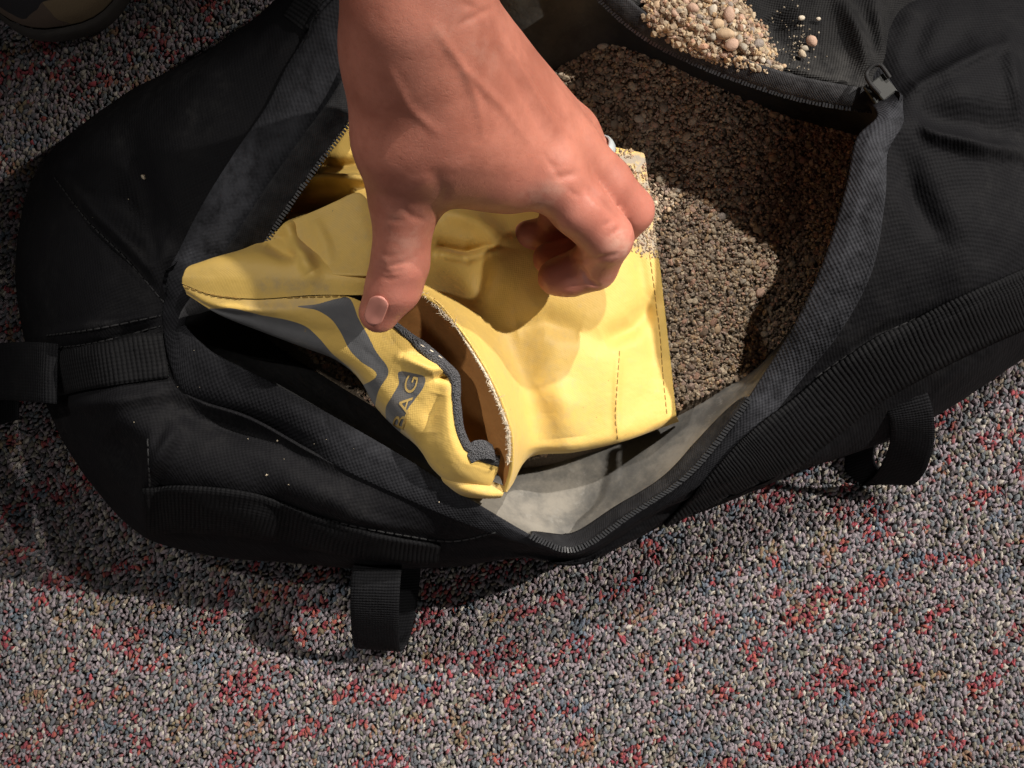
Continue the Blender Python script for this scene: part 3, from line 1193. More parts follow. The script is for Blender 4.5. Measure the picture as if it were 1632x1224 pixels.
def scatter(name, pos, rad, col, mat=M_STONE, var=(0, 1, 2), parent=None):
    n = len(pos)
    vi = rng.integers(0, len(var), n)
    A = Acc()
    rot = rand_rot(n)
    for j, k in enumerate(var):
        m = vi == j
        if not m.any(): continue
        v, f = PVAR[k]
        sc3 = rng.uniform(.7, 1.3, (int(m.sum()), 1, 3))
        V = np.einsum('nij,nkj->nki', rot[m], v[None] * sc3) * rad[m][:, None, None] + pos[m][:, None, :]
        c = np.repeat(col[m], len(v), axis=0)
        F = (f[None] + (np.arange(m.sum()) * len(v))[:, None, None]).reshape(-1, 3)
        A.v.append(V.reshape(-1, 3))
        A.f.append(F + A.n)
        A.a.append(c)
        A.n += len(v) * int(m.sum())
    return A.build(name, mat, parent, smooth=False)


def gravel_z(px, py):
    """height of the gravel bed inside the bag"""
    p = np.stack([px, py, 0 * px], -1) * .01
    z = .062 + .0035 * vnoise(p, .9, 20, 2)
    z = z - .010 * np.clip((py - 430) / 250, 0, 1) - .014 * np.clip((px - 1130) / 150, 0, 1)
    return z


bed_poly = [(470, 300), (560, 190), (640, 120), (880, 120), (930, 60), (960, 30), (1050, 60), (1180, 110), (1300, 150), (1390, 190), (1368, 260), (1330, 380), (1280, 500), (1210, 590), (1080, 650), (960, 700), (820, 740), (700, 720), (560, 620), (430, 520)]
gx, gy = np.meshgrid(np.linspace(400, 1420, 160), np.linspace(10, 780, 130))
GZ = gravel_z(gx, gy) - .0012
sdv = poly_sd(np.stack([gx, gy], -1), bed_poly)
GZ = GZ - .014 * np.clip((-sdv) / 60, 0, 1)
gb = PA(gx, gy, np.maximum(GZ, .012))
M_BED = plain_mat('gravel_fines', (.15, .118, .088), .95, .15, var=.55, scale=900, bump=1.0)
bf = grid_faces(130, 160)
bf = bf[(sdv.ravel()[bf] > -22).all(1)]
bed = mesh_obj('gravel_bed', gb, bf, M_BED)
tag(bed, 'brown gravel fill lying loose inside the open black bag', 'gravel', kind='stuff')

n = 85000
qx = rng.uniform(420, 1400, n)
qy = rng.uniform(20, 740, n)
qq = np.stack([qx, qy], -1)
hidden = inside_poly(qq, [(560, 300), (620, 190), (900, 250), (1000, 350), (1020, 640), (830, 700), (600, 600), (520, 420)])
k = inside_poly(qq, bed_poly) & ~hidden
qx, qy = qx[k], qy[k]
rad = np.clip(rng.lognormal(math.log(.00062), .42, len(qx)), .0003, .0022)
pos = PA(qx, qy, gravel_z(qx, qy) + rng.uniform(-.0007, .0006, len(qx)))
col = STONE[rng.integers(0, len(STONE), len(qx))] * rng.uniform(.8, 1.45, (len(qx), 1)) * np.array((1.0, 1.03, 1.1))
o = scatter('gravel_grains', pos, rad, col, parent=None, var=(0, 1, 2, 6, 7))
o.parent = bed
o['kind'] = 'stuff'

# pebbles that can be told apart, one object each
PEB_ME = []
M_PEB = []
for i, c in enumerate([(.40, .265, .195), (.39, .32, .23), (.31, .27, .215), (.42, .30, .19), (.22, .185, .16), (.46, .40, .32)]):
    M_PEB.append(plain_mat('pebble_stone', c, .7, .35, var=.22, scale=420, bump=.5))
for i in range(12):
    v, f = PVAR[3 + i % 3]
    vv = v * (1 + .08 * vnoise(v, 1.3, 40 + i, 2))[:, None]
    me = bpy.data.meshes.new('pebble')
    me.from_pydata([tuple(a) for a in vv], [], [tuple(int(x) for x in a) for a in f])
    for p_ in me.polygons: p_.use_smooth = (i % 3 != 1)
    me.materials.append(M_PEB[i % 6])
    PEB_ME.append(me)


def pebble(pos, r, label, group=None, mi=None, flat=1.0, rz=None, stretch=1.0):
    me = PEB_ME[random.randrange(12) if mi is None else mi]
    o = bpy.data.objects.new('pebble', me)
    o.location = pos
    o.scale = (r * stretch, r, r * flat)
    o.rotation_euler = (random.uniform(-.4, .4), random.uniform(-.4, .4), random.uniform(0, 6.28) if rz is None else rz)
    link(o)
    tag(o, label, 'pebble', group)
    return o


done = []
tries = 0
while len(done) < 48 and tries < 4000:
    tries += 1
    x, y = random.uniform(880, 1380), random.uniform(60, 560)
    q = np.array([[x, y]])
    if not inside_poly(q, bed_poly)[0]: continue
    if poly_sd(q, bed_poly)[0] < 14: continue
    if inside_poly(q, [(560, 300), (620, 100), (880, 160), (1045, 230), (1085, 680), (830, 700)])[0]: continue
    if any((x - a) ** 2 + (y - b) ** 2 < 22 ** 2 for a, b in done): continue
    done.append((x, y))
    rr = random.choice([.0012, .0014, .0015, .0017, .0022])
    z = float(gravel_z(np.array(x), np.array(y)))
    pebble(P(x, y, z + rr * .35), rr, 'small rounded pebble half sunk in the brown gravel inside the bag', 'pebbles in the gravel bed', flat=.75)

# ------------------------------------------------------------------ gravel spilled on the flap
heap = [(1030, 30), (1045, -25), (1150, -30), (1185, 20), (1215, 60), (1225, 95), (1240, 112), (1180, 104), (1120, 92), (1060, 62)]
pts = []
for _ in range(9000):
    x, y = random.uniform(1020, 1245), random.uniform(-30, 118)
    s = poly_sd(np.array([[x, y]]), heap)[0]
    if s > -3 - abs(random.gauss(0, 5)):
        pts.append((x, y, s))
pos, rads = [], []
for x, y, s in pts:
    p = hit(BV_FLAP, x, y, 0)
    if p is None: continue
    hgt = .0030 * min(1, max(0, s) / 24)
    r = min(.0018, max(.0003, random.lognormvariate(math.log(.00062), .45)))
    p[2] += random.uniform(.0, 1) ** .5 * hgt + r * .5 + .0014
    pos.append(p)
    rads.append(r)
pos, rads = np.array(pos), np.array(rads)
col = STONE[rng.integers(0, len(STONE), len(pos))] * rng.uniform(.8, 1.35, (len(pos), 1))
sp = scatter('spilled_gravel', pos, rads, col, var=(0, 1, 2, 6, 7))
tag(sp, 'heap of fine tan gravel spilled on the black lid flap', 'gravel', kind='stuff')
# loose crumbs on the flap and on the bag
cr = []
for _ in range(120):
    x, y = random.gauss(1200, 55), random.gauss(70, 35)
    p = hit(BV_FLAP, x, y, 0)
    if p is not None and x < 1330:
        cr.append((p + np.array([0, 0, .0016]), random.uniform(.0002, .00055)))
for _ in range(45):
    x, y = random.gauss(1272, 12), random.gauss(68, 22)
    p = hit(BV_FLAP, x, y, 0)
    if p is not None:
        cr.append((p + np.array([0, 0, .0016]), random.uniform(.0002, .0006)))
for x, y, r in [(231, 282, .0012), (443, 702, .0007), (425, 757, .0006), (329, 842, .0009), (437, 830, .0006), (460, 772, .0004), (214, 673, .0004), (357, 827, .0005), (242, 549, .0004), (1332, 614, .0005), (500, 905, .0004), (520, 700, .0003), (700, 800, .0003), (395, 700, .0003)]:
    p = hit(BV_BAG, x, y, r * .6)
    if p is not None: cr.append((p, r))
for _ in range(26):
    x, y = random.uniform(120, 860), random.uniform(250, 880)
    p = hit(BV_BAG, x, y, .0003)
    if p is not None: cr.append((p, random.uniform(.00015, .0003)))
cpos = np.array([c[0] for c in cr])
crad = np.array([c[1] for c in cr])
ccol = np.array([(.32, .27, .20)]) * rng.uniform(.7, 1.25, (len(cr), 1))
o = scatter('sand_crumbs', cpos, crad, ccol)
tag(o, 'stray sand crumbs speckled over the black bag fabric', 'sand', kind='stuff')

# bigger pebbles of the heap: (px, py, radius mm, stretch, mesh, label)
BIG = [
 (1158, 33, 3.2, 1.15, 0, 'dusky pink pebble at the right side of the heap on the flap'),
 (1150, 62, 2.9, 1.45, 3, 'long orange-tan pebble lying lengthwise in the heap on the flap'),
 (1163, 78, 3.1, 1.05, 6, 'round pinkish pebble at the lower edge of the heap on the flap'),
 (1206, 75, 2.9, 1.0, 4, 'dark grey-brown pebble at the right tip of the spilled heap'),
 (1139, 46, 2.6, 1.1, 9, 'orange-tan pebble in the middle of the heap on the flap'),
 (1132, 24, 2.5, 1.1, 5, 'pale greenish grey pebble near the top of the heap'),
 (1290, 69, 2.7, 1.05, 0, 'largest pinkish pebble lying alone on the flap beside the heap'),
 (1276, 89, 2.0, 1.2, 1, 'yellowish pebble just below the lone pink pebble on flap'),
 (1280, 80, 1.7, 1.1, 2, 'small grey pebble between the lone pink and yellowish pebbles'),
 (1275, 32, 1.5, 1.1, 5, 'cream pebble uppermost of the loose ones beside the heap'),
 (1302, 33, 1.1, 1.0, 11, 'tiny cream pebble farthest right on the flap'),
 (1237, 110, 2.1, 1.4, 7, 'tan oblong pebble resting on the zip edge right of heap'),
 (1223, 104, 1.8, 1.1, 10, 'small brownish pebble on the zip edge beside the oblong one'),
 (1248, 108, 1.2, 1.0, 3, 'small tan pebble last in the row along the zip'),
 (1100, 20, 2.4, 1.1, 6, 'rose-tinted pebble high in the left half of the heap'),
 (1120, 2, 2.5, 1.2, 3, 'orange pebble at the top edge of the picture in heap'),
]
for x, y, r, stv, mi, lab in BIG:
    p = hit(BV_FLAP, x, y, 0)
    if p is None: continue
    s = max(0, poly_sd(np.array([[float(x), float(y)]]), heap)[0])
    p[2] += .0014 + r * .001 * .65 + .0026 * min(1, s / 24)
    pebble(p, r * .001 * .80, lab, 'pebbles spilled on the flap', mi=mi, flat=.85, stretch=stv, rz=random.uniform(-.5, .5) if stv > 1.3 else None)
placed = [(b[0], b[1]) for b in BIG]
tries = 0
cnt = 0
while cnt < 85 and tries < 6000:
    tries += 1
    x, y = random.uniform(1030, 1235), random.uniform(-15, 112)
    s = poly_sd(np.array([[x, y]]), heap)[0]
    if s < 2 or any((x - a) ** 2 + (y - b) ** 2 < 11 ** 2 for a, b in placed): continue
    p = hit(BV_FLAP, x, y, 0)
    if p is None: continue
    placed.append((x, y))
    r = random.uniform(.0010, .0017)
    p[2] += .0014 + r * .5 + .0026 * min(1, s / 24)
    pebble(p, r, 'small tan pebble in the heap spilled on the black flap', 'pebbles spilled on the flap', flat=.85)
    cnt += 1

# ------------------------------------------------------------------ yellow filler bag
yb = empty('filler_bag', P(760, 560, .07))
tag(yb, 'yellow cloth filler bag with grey print, its frayed mouth pinched by the hand', 'bag')

YA = [  # back panel: from the mouth lip (row 0) away to the stitched far edge (last row)
 [(291, 452, .117), (340, 470, .121), (410, 476, .124), (500, 470, .128), (575, 470, .131), (672, 466, .130), (724, 520, .127), (776, 602, .122), (808, 682, .115), (812, 742, .108), (803, 782, .100)],
 [(292, 440, .1185), (345, 440, .1235), (415, 440, .1265), (500, 440, .1300), (575, 442, .1325), (680, 472, .131), (734, 522, .128), (785, 601, .123), (816, 682, .116), (819, 742, .108), (808, 784, .099)],
 [(303, 424, .118), (350, 412, .122), (420, 408, .124), (500, 412, .125), (575, 422, .124), (694, 466, .122), (760, 526, .115), (808, 602, .107), (827, 688, .100), (825, 742, .092), (816, 772, .086)],
 [(350, 412, .112), (390, 398, .113), (440, 384, .112), (520, 388, .112), (590, 398, .112), (700, 420, .108), (775, 490, .100), (830, 590, .092), (852, 690, .084), (850, 718, .080), (845, 727, .066)],
 [(400, 392, .106), (440, 372, .108), (480, 350, .111), (550, 350, .113), (610, 350, .112), (730, 370, .108), (830, 440, .102), (890, 570, .091), (915, 680, .081), (915, 712, .078), (915, 718, .066)],
 [(430, 360, .092), (455, 350, .094), (500, 330, .096), (575, 315, .100), (650, 300, .100), (790, 320, .098), (900, 390, .093), (955, 540, .085), (985, 650, .078), (988, 696, .076), (990, 701, .065)],
 [(460, 310, .084), (490, 290, .088), (530, 270, .091), (600, 255, .091), (680, 240, .090), (850, 260, .086), (975, 320, .081), (1010, 480, .076), (1035, 610, .071), (1038, 676, .070), (1042, 682, .060)],
 [(500, 220, .080), (520, 190, .082), (560, 170, .083), (640, 170, .083), (740, 185, .081), (900, 218, .077), (1026, 245, .073), (1050, 425, .070), (1069, 585, .067), (1076, 660, .066), (1080, 668, .057)],
]
VY = grid_ctrl(YA, 340, 240)
_a = crom(np.array(YA, float), 240)
_t = np.linspace(0, _a.shape[1] - 1, 340)
_i = np.clip(np.floor(_t).astype(int), 0, _a.shape[1] - 2)
_l = _a[:, _i] * (1 - (_t - _i))[None, :, None] + _a[:, _i + 1] * (_t - _i)[None, :, None]
_w = np.clip((np.linspace(0, 1, 240) - .80) / .2, 0, 1)[:, None, None] ** 1.5
VY = VY * (1 - _w) + PA(_l[..., 0], _l[..., 1], _l[..., 2]) * _w
nY = normals_of(VY)
wv = np.clip(np.linspace(0, 1, 240) * 5, 0, 1)[:, None] * np.ones((1, 340))
VY = VY + nY * (vnoise(VY, 40, 30, 2) * .0012 * wv)[..., None]
for line, wd, h in [
    ([(700, 335), (760, 355), (800, 380)], 16, .007),
    ([(690, 385), (740, 400), (780, 395)], 12, -.008),
    ([(700, 405), (745, 412), (790, 400)], 7, .005),
    ([(800, 390), (790, 450), (760, 520)], 26, .006),
    ([(820, 520), (870, 510), (930, 530)], 22, -.005),
    ([(960, 545), (1010, 520), (1040, 480)], 16, -.005),
    ([(985, 560), (982, 640), (985, 705)], 6, .0012),
    ([(870, 600), (900, 650), (905, 700)], 26, .004),
    ([(455, 300), (520, 287), (600, 290)], 7, .011),
    ([(445, 335), (500, 325), (565, 310)], 9, -.018),
    ([(455, 352), (480, 400), (500, 436)], 12, .006),
    ([(420, 392), (450, 404), (475, 408)], 9, -.005),
    ([(480, 255), (540, 262), (590, 256)], 10, -.006),
    ([(560, 300), (585, 330), (600, 345)], 8, .005),
    ([(1010, 380), (1030, 480), (1045, 600)], 12, -.002),
]:
    ridge(VY, line, wd, h)
py_ = proj(VY)
dd = poly_sd(py_, [(975, 240), (1040, 240), (1056, 410), (1030, 408), (1005, 395), (985, 300)])
ydust = np.clip((dd + 4) / 16, 0, 1) * 1.5
d2, _, _ = seg_dist(py_, [(420, 452), (470, 455), (520, 460)])
ydust = np.maximum(ydust, .5 * np.exp(-(d2 / 14) ** 2))
d3, _, _ = seg_dist(py_, [(840, 560), (910, 640), (900, 700)])
ydust = np.maximum(ydust, .22 * np.exp(-(d3 / 70) ** 2))
sheet('back_panel', VY, M_YEL, yb, .0009, attrs={'dust': ydust.ravel(), 'print': np.full(VY.shape[0] * VY.shape[1], -50.)}, offset=0)

YF = [  # front panel: from the mouth lip down into the bag
 [(292, 454, .1168), (340, 472, .1205), (410, 478, .1235), (500, 472, .1275), (560, 474, .1295), (612, 506, .126), (655, 546, .124), (700, 586, .121), (719, 605, .119), (722, 645, .117), (730, 695, .113), (750, 724, .109), (795, 742, .104)],
 [(296, 462, .1165), (342, 486, .121), (412, 496, .124), (500, 494, .1275), (560, 496, .1285), (604, 524, .125), (640, 562, .1235), (682, 596, .121), (705, 618, .119), (710, 650, .117), (716, 700, .114), (738, 738, .109), (790, 756, .102)],
 [(297, 466, .114), (345, 494, .1165), (412, 508, .119), (490, 520, .1215), (545, 530, .123), (590, 560, .1215), (620, 590, .119), (655, 622, .1165), (680, 650, .114), (690, 680, .112), (700, 722, .108), (726, 756, .104), (780, 776, .098)],
 [(300, 470, .110), (350, 502, .112), (410, 525, .113), (480, 550, .114), (530, 566, .114), (570, 590, .113), (600, 625, .110), (628, 660, .107), (655, 690, .104), (672, 715, .098), (690, 745, .095), (722, 772, .092), (775, 788, .088)],
 [(315, 472, .085), (365, 505, .085), (425, 530, .085), (495, 555, .084), (540, 575, .083), (575, 605, .082), (598, 645, .080), (630, 680, .078), (660, 705, .076), (685, 730, .074), (705, 755, .072), (740, 775, .070), (780, 780, .068)],
]
VFp = grid_ctrl(YF, 360, 150)
nF = normals_of(VFp)
wv = np.sin(np.linspace(0, np.pi, 150))[:, None]
VFp = VFp + nF * (vnoise(VFp, 50, 33, 2) * .0010 * wv)[..., None]
for line, wd, h in [
    ([(690, 600), (710, 598), (722, 592)], 8, -.004),
    ([(700, 625), (690, 660), (690, 690)], 12, -.003),
    ([(640, 570), (690, 590), (715, 592)], 9, .004),
    ([(400, 500), (460, 505), (540, 520)], 14, .002),
]:
    ridge(VFp, line, wd, h)
pF = proj(VFp)
polys = [
 [(362, 490), (423, 502), (456, 508), (486, 518), (506, 535), (528, 560), (560, 600), (420, 600), (330, 505)],
 [(474, 489), (505, 485), (539, 476), (558, 476), (572, 508), (586, 533), (600, 560), (620, 590), (606, 618), (600, 640), (590, 700), (540, 640), (600, 600), (575, 575), (557, 556), (543, 528), (528, 508), (505, 494)],
 [(636, 592), (660, 594), (677, 600), (675, 617), (663, 634), (650, 652), (643, 672), (636, 690), (620, 676), (616, 650), (627, 628), (636, 610)],
]
prn = np.full(pF.shape[:2], -99.)
for pgn in polys:
    pgn = crom(np.array(pgn, float), 110, True)
    prn = np.maximum(prn, poly_sd(pF, pgn))
fd = np.zeros(pF.shape[:2])
d2, _, _ = seg_dist(pF, [(400, 486), (440, 489), (500, 482)])
fd = np.maximum(fd, .45 * np.exp(-(d2 / 10) ** 2))
sheet('front_panel', VFp, M_YEL, yb, .0009, attrs={'dust': fd.ravel(), 'print': prn.ravel()}, offset=0)
BV_FP = bvh_of((VFp, False))

# hook-and-loop strip inside the front lip
lip = crom(np.array(YF[0][5:], float), 130)
inn = crom(np.array([(632, 512), (668, 535), (715, 572), (735, 598), (738, 640), (744, 686), (763, 716), (797, 722)], float), 130)
rowsV = []
for s, dz in ((-.08, -.0002), (.12, .0008), (.36, .0010), (.56, .0007), (.72, -.0006)):
    q = lip[:, :2] * (1 - s) + inn * s
    rowsV.append(PA(q[:, 0], q[:, 1], lip[:, 2] + dz))
VV = crom(np.array(rowsV), 24)
nV = normals_of(VV)
VV = VV + nV * (vnoise(VV, 420, 35, 2) * .00035)[..., None]
sheet('hook_strip', VV, M_VELCRO, yb, .0012, offset=0)
# strip end curling up at the corner
cx = np.array([[(740, 718, .1085), (754, 704, .1095), (770, 702, .1095), (784, 710, .1085)],
               [(746, 728, .1095), (759, 718, .1105), (775, 716, .1105), (788, 723, .1095)],
               [(752, 738, .1085), (764, 732, .1095), (780, 731, .1095), (790, 736, .1080)]], float)
sheet('hook_strip', grid_ctrl(cx, 24, 18), M_VELCRO, yb, .0012, offset=0)
# yellow stitches on the strip
for line in ([(668, 548), (690, 562), (706, 574)], [(717, 600), (716, 625), (717, 645)], [(740, 728), (762, 736), (784, 738)]):
    bb = bvh_of((VV, False))
    pts = [hit(bb, x, y, .0004) for x, y in crom(np.array(line, float), 30)]
    pts = np.array([p for p in pts if p is not None])
    if len(pts) > 4:
        stitches('strip_stitching', pts, M_FRAY, yb, .0030, .0012, .0003)

# bare inner face of the back panel, dropping into the mouth
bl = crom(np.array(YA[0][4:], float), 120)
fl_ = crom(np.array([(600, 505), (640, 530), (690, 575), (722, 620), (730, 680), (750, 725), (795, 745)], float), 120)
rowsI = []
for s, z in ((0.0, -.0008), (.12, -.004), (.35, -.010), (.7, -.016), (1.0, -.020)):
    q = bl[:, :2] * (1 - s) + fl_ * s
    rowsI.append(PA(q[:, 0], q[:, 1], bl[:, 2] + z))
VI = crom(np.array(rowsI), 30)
sheet('mouth_lining', VI, M_INNER, yb, 0, flip=False)

# frayed white edge along the back lip
A = Acc()
be = crom(np.array([(674, 467, .1315), (699, 491, .130), (726, 520, .129), (752, 560, .1265), (777, 602, .124), (796, 646, .1205), (809, 682, .117), (812, 713, .113), (810, 738, .110)], float), 300)
for i in range(300):
    c = PA(*be[i])
    wgt = 1.0 if (be[i, 1] < 520 or be[i, 1] > 600) else .5
    for j in range(2 if wgt > .6 else 1):
        d = np.array([rng.normal(-.35, .5), rng.normal(.1, .5), rng.uniform(.1, .8)])
        d /= np.linalg.norm(d)
        L = rng.uniform(.0006, .0017) * wgt
        if rng.random() < .02: L *= 2.6
        p = np.stack([c + rng.normal(0, .0004, 3), c + d * L * .6, c + d * L + np.array([0, 0, -.0004]) + rng.normal(0, .0003, 3)])
        A.add(tube(p, [.00013, .00012, .00006], 4), grid_faces(3, 4, True))
V = tube(PA(be[:, 0], be[:, 1], be[:, 2] - .0004), .00055, 6)
A.add(V, grid_faces(300, 6, True))
o = A.build('frayed_edge', M_FRAY, yb)
o['kind'] = 'stuff'

# seams
BV_Y = bvh_of((VY, False))


def seam(line, mat=M_YTHREAD, r=.00022, bvh=BV_Y):
    pts = draped(line, bvh, 140, .0006)
    if len(pts) > 4: stitches('seam_stitching', pts, mat, yb, .0022, .0009, r)


seam([(1010, 262), (1022, 330), (1037, 425), (1050, 520), (1056, 600), (1062, 662)])
seam([(986, 560), (983, 610), (981, 660), (984, 700)])
# folded corner tab under the mouth
cf = np.array([[(705, 738, .094), (740, 752, .097), (780, 766, .098), (806, 776, .098)],
               [(704, 760, .094), (735, 778, .099), (772, 788, .100), (800, 790, .099)],
               [(718, 782, .086), (738, 790, .089), (768, 793, .091), (790, 793, .090)]], float)
Vc = grid_ctrl(cf, 50, 30)
sheet('corner_fold', Vc, M_YEL, yb, .0009, attrs={'dust': np.full(1500, .25), 'print': np.full(1500, -50.)}, offset=0)

ff = np.array([[(452, 358, .112), (500, 338, .116), (535, 322, .119), (569, 308, .121), (588, 322, .122), (606, 345, .123)],
               [(458, 372, .115), (502, 358, .118), (537, 346, .121), (570, 336, .123), (590, 346, .124), (606, 366, .125)],
               [(468, 400, .121), (508, 396, .123), (541, 392, .126), (573, 388, .128), (590, 392, .129), (605, 402, .129)],
               [(482, 432, .127), (515, 437, .130), (545, 439, .133), (575, 440, .1345), (588, 441, .1345), (601, 442, .1340)]], float)
Vq = grid_ctrl(ff, 60, 50)
ridge(Vq, [(500, 350), (520, 390), (525, 425)], 10, .0018)
ridge(Vq, [(470, 365), (490, 400), (505, 432)], 9, -.0015)
sheet('folded_flap', Vq, M_YEL, yb, .0010, attrs={'dust': np.full(3000, .12), 'print': np.full(3000, -50.)}, offset=0)

# left rolled seam line
seam([(296, 458), (340, 470), (372, 474), (400, 477)], M_YTHREAD, .0004, bvh_of((VY, False), (VFp, False)))
seam([(400, 477), (460, 475), (556, 472)], M_YTHREAD, .0003, bvh_of((VY, False), (VFp, False)))

# print on the front panel: the visible end of a word, reading upward
fc = bpy.data.curves.new('lettering', 'FONT')
fc.body = 'BAG'
fc.size = 1.0
fc.space_character = 1.12
tmp = bpy.data.objects.new('lettering_tmp', fc)
S.collection.objects.link(tmp)
dg = bpy.context.evaluated_depsgraph_get()
tm = bpy.data.meshes.new_from_object(tmp.evaluated_get(dg))
bpy.data.objects.remove(tmp, do_unlink=True)
bmt = bmesh.new()
bmt.from_mesh(tm)
bmesh.ops.triangulate(bmt, faces=bmt.faces[:])
bmesh.ops.subdivide_edges(bmt, edges=bmt.edges[:], cuts=1)
bmesh.ops.triangulate(bmt, faces=bmt.faces[:])
tv = np.array([v.co[:] for v in bmt.verts])
tf = np.array([[v.index for v in f_.verts] for f_ in bmt.faces])
bmt.free()
ext = tv[:, 0].max()
o0 = np.array([643., 686.])
o1 = np.array([668., 601.])
adv = (o1 - o0) / ext
hgt = np.array([-.96, -.28]) * 27.0
lv = []
for x, y, _ in tv:
    q = o0 + adv * x + hgt * y
    p = hit(BV_FP, q[0], q[1], .0007)
    lv.append(p if p is not None else np.array(P(q[0], q[1], .10)))
mesh_obj('lettering', np.array(lv), tf, M_LETTER, yb, smooth=False)

gp, gr = [], []
for _ in range(1500):
    x, y = random.uniform(975, 1056), random.uniform(238, 412)
    s_ = poly_sd(np.array([[x, y]]), np.array([(978, 240), (1032, 240), (1054, 408), (1030, 408), (1005, 395), (985, 300)], float))[0]
    if s_ < -random.random() * 6 or vnoise(np.array([[x, y, 0.]]) * .01, 9, 61, 2)[0] < -.45: continue
    p = hit(BV_Y, x, y, .0006)
    if p is not None:
        gp.append(p)
        gr.append(min(.0011, random.lognormvariate(math.log(.00042), .4)))
gc = STONE[rng.integers(0, len(STONE), len(gp))] * rng.uniform(1.0, 1.4, (len(gp), 1))
gg = scatter('grit', np.array(gp), np.array(gr), gc, var=(0, 1, 2))
tag(gg, 'fine grit stuck on the far corner of the yellow bag', 'grit', kind='stuff')
child_fix(yb)
child_fix(bag)

# ------------------------------------------------------------------ hand
# signed distance field of tapered capsules, meshed with surface nets
def rc(p, a, b, r1, r2):
    ba = b - a
    l = np.linalg.norm(ba)
    ba = ba / l
    q = p - a
    h = np.clip((q @ ba) / l, 0, 1)
    d = np.linalg.norm(q - h[..., None] * ba * l, axis=-1)
    return d - (r1 + (r2 - r1) * h)


def smin(a, b, k):
    h = np.clip(.5 + .5 * (b - a) / k, 0, 1)
    return b + (a - b) * h - k * h * (1 - h)


HP = lambda x, y, z: np.array(P(x, y, z))
PALM = [  # a, b, ra, rb
 (np.array((-.040, .480, .400)), np.array((-.044, .290, .300)), .050, .040),
 (np.array((-.044, .290, .300)), HP(648, 20, .218), .034, .0180),
 (np.array((-.034, .290, .292)), HP(700, 25, .210), .026, .0155),
 (HP(648, 20, .218), HP(640, 110, .200), .0180, .0165),
 (HP(700, 20, .210), HP(735, 100, .192), .0155, .0160),
 # thenar side and thumb metacarpal
 (HP(630, 90, .204), HP(642, 225, .184), .0155, .0150),
 (HP(642, 225, .184), HP(646, 310, .167), .0148, .0116),
 # metacarpals
 (HP(685, 90, .200), HP(868, 268, .163), .0185, .0118),
 (HP(722, 82, .196), HP(905, 236, .153), .0165, .0105),
 (HP(742, 80, .186), HP(912, 213, .138), .0150, .0098),
 (HP(746, 86, .172), HP(898, 213, .120), .0145, .0095),
 # web and palm mass
 (HP(660, 80, .2075), HP(735, 200, .187), .0155, .0158),
 (HP(690, 205, .186), HP(790, 258, .172), .0170, .0140),
 (HP(705, 255, .173), HP(810, 285, .160), .0130, .0110),
]
CHAINS = [
 [(HP(646, 308, .167), .0117), (HP(638, 418, .154), .0106), (HP(628, 455, .1485), .0104), (HP(604, 498, .142), .0080)],                    # thumb
 [(HP(868, 268, .163), .0120), (HP(921, 329, .155), .0108), (HP(967, 378, .142), .0101), (HP(946, 424, .124), .0096), (HP(908, 438, .121), .0086), (HP(886, 442, .120), .0076)],   # index
 [(HP(914, 240, .154), .0108), (HP(966, 290, .143), .0098), (HP(1006, 335, .128), .0090), (HP(960, 396, .110), .0080), (HP(905, 410, .108), .0076), (HP(874, 412, .108), .0068)],   # middle
 [(HP(912, 213, .138), .0100), (HP(950, 266, .128), .0090), (HP(984, 314, .114), .0084), (HP(930, 362, .098), .0076), (HP(872, 374, .0985), .0072), (HP(842, 374, .099), .0064)],    # ring
 [(HP(898, 213, .122), .0092), (HP(925, 250, .114), .0078), (HP(935, 288, .108), .0072), (HP(910, 335, .105), .0068), (HP(880, 345, .106), .0060)],                                # little
]
KN = [  # knuckle swellings and tendons
 (HP(874, 270, .1655), HP(880, 278, .1645), .0118, .0112),
 (HP(765, 122, .2035), HP(886, 236, .1645), .0030, .0030),
 (HP(790, 100, .196), HP(904, 218, .1535), .0032, .0030),
]
lo = np.array([1e9] * 3)
hi = -lo
for a, b, r1, r2 in PALM:
    for p, r_ in ((a, r1), (b, r2)):
        lo = np.minimum(lo, p - r_ - .012)
        hi = np.maximum(hi, p + r_ + .012)
for c in CHAINS:
    for p, r_ in c:
        lo = np.minimum(lo, p - r_ - .012)
        hi = np.maximum(hi, p + r_ + .012)
H = .00125
dim = np.ceil((hi - lo) / H).astype(int) + 1
axs = [lo[i] + np.arange(dim[i]) * H for i in range(3)]
BIGV = .02


def field(prims, k):
    F = np.full(dim, BIGV, np.float32)
    for a, b, r1, r2 in prims:
        m = max(r1, r2) + BIGV + .002
        i0 = np.maximum(((np.minimum(a, b) - m - lo) / H).astype(int), 0)
        i1 = np.minimum(((np.maximum(a, b) + m - lo) / H).astype(int) + 2, dim)
        sl_ = tuple(slice(i0[i], i1[i]) for i in range(3))
        g = np.stack(np.meshgrid(*[axs[i][sl_[i]] for i in range(3)], indexing='ij'), -1)
        d = rc(g, a, b, r1, r2)
        F[sl_] = smin(F[sl_], np.minimum(d, BIGV), k)
    return F


FA = field(PALM, .013)
FK = field(KN, .002)
FA = smin(FA, FK, .006)
FT = field([(c0_[0], c1_[0], c0_[1], c1_[1]) for c0_, c1_ in zip(CHAINS[0], CHAINS[0][1:])], .003)
FA = smin(FA, FT, .008)
FG = None
for c in CHAINS[1:]:
    f_ = field([(c0_[0], c1_[0], c0_[1], c1_[1]) for c0_, c1_ in zip(c, c[1:])], .0025)
    FG = f_ if FG is None else smin(FG, f_, .0007)
FA = smin(FA, FG, .0045)


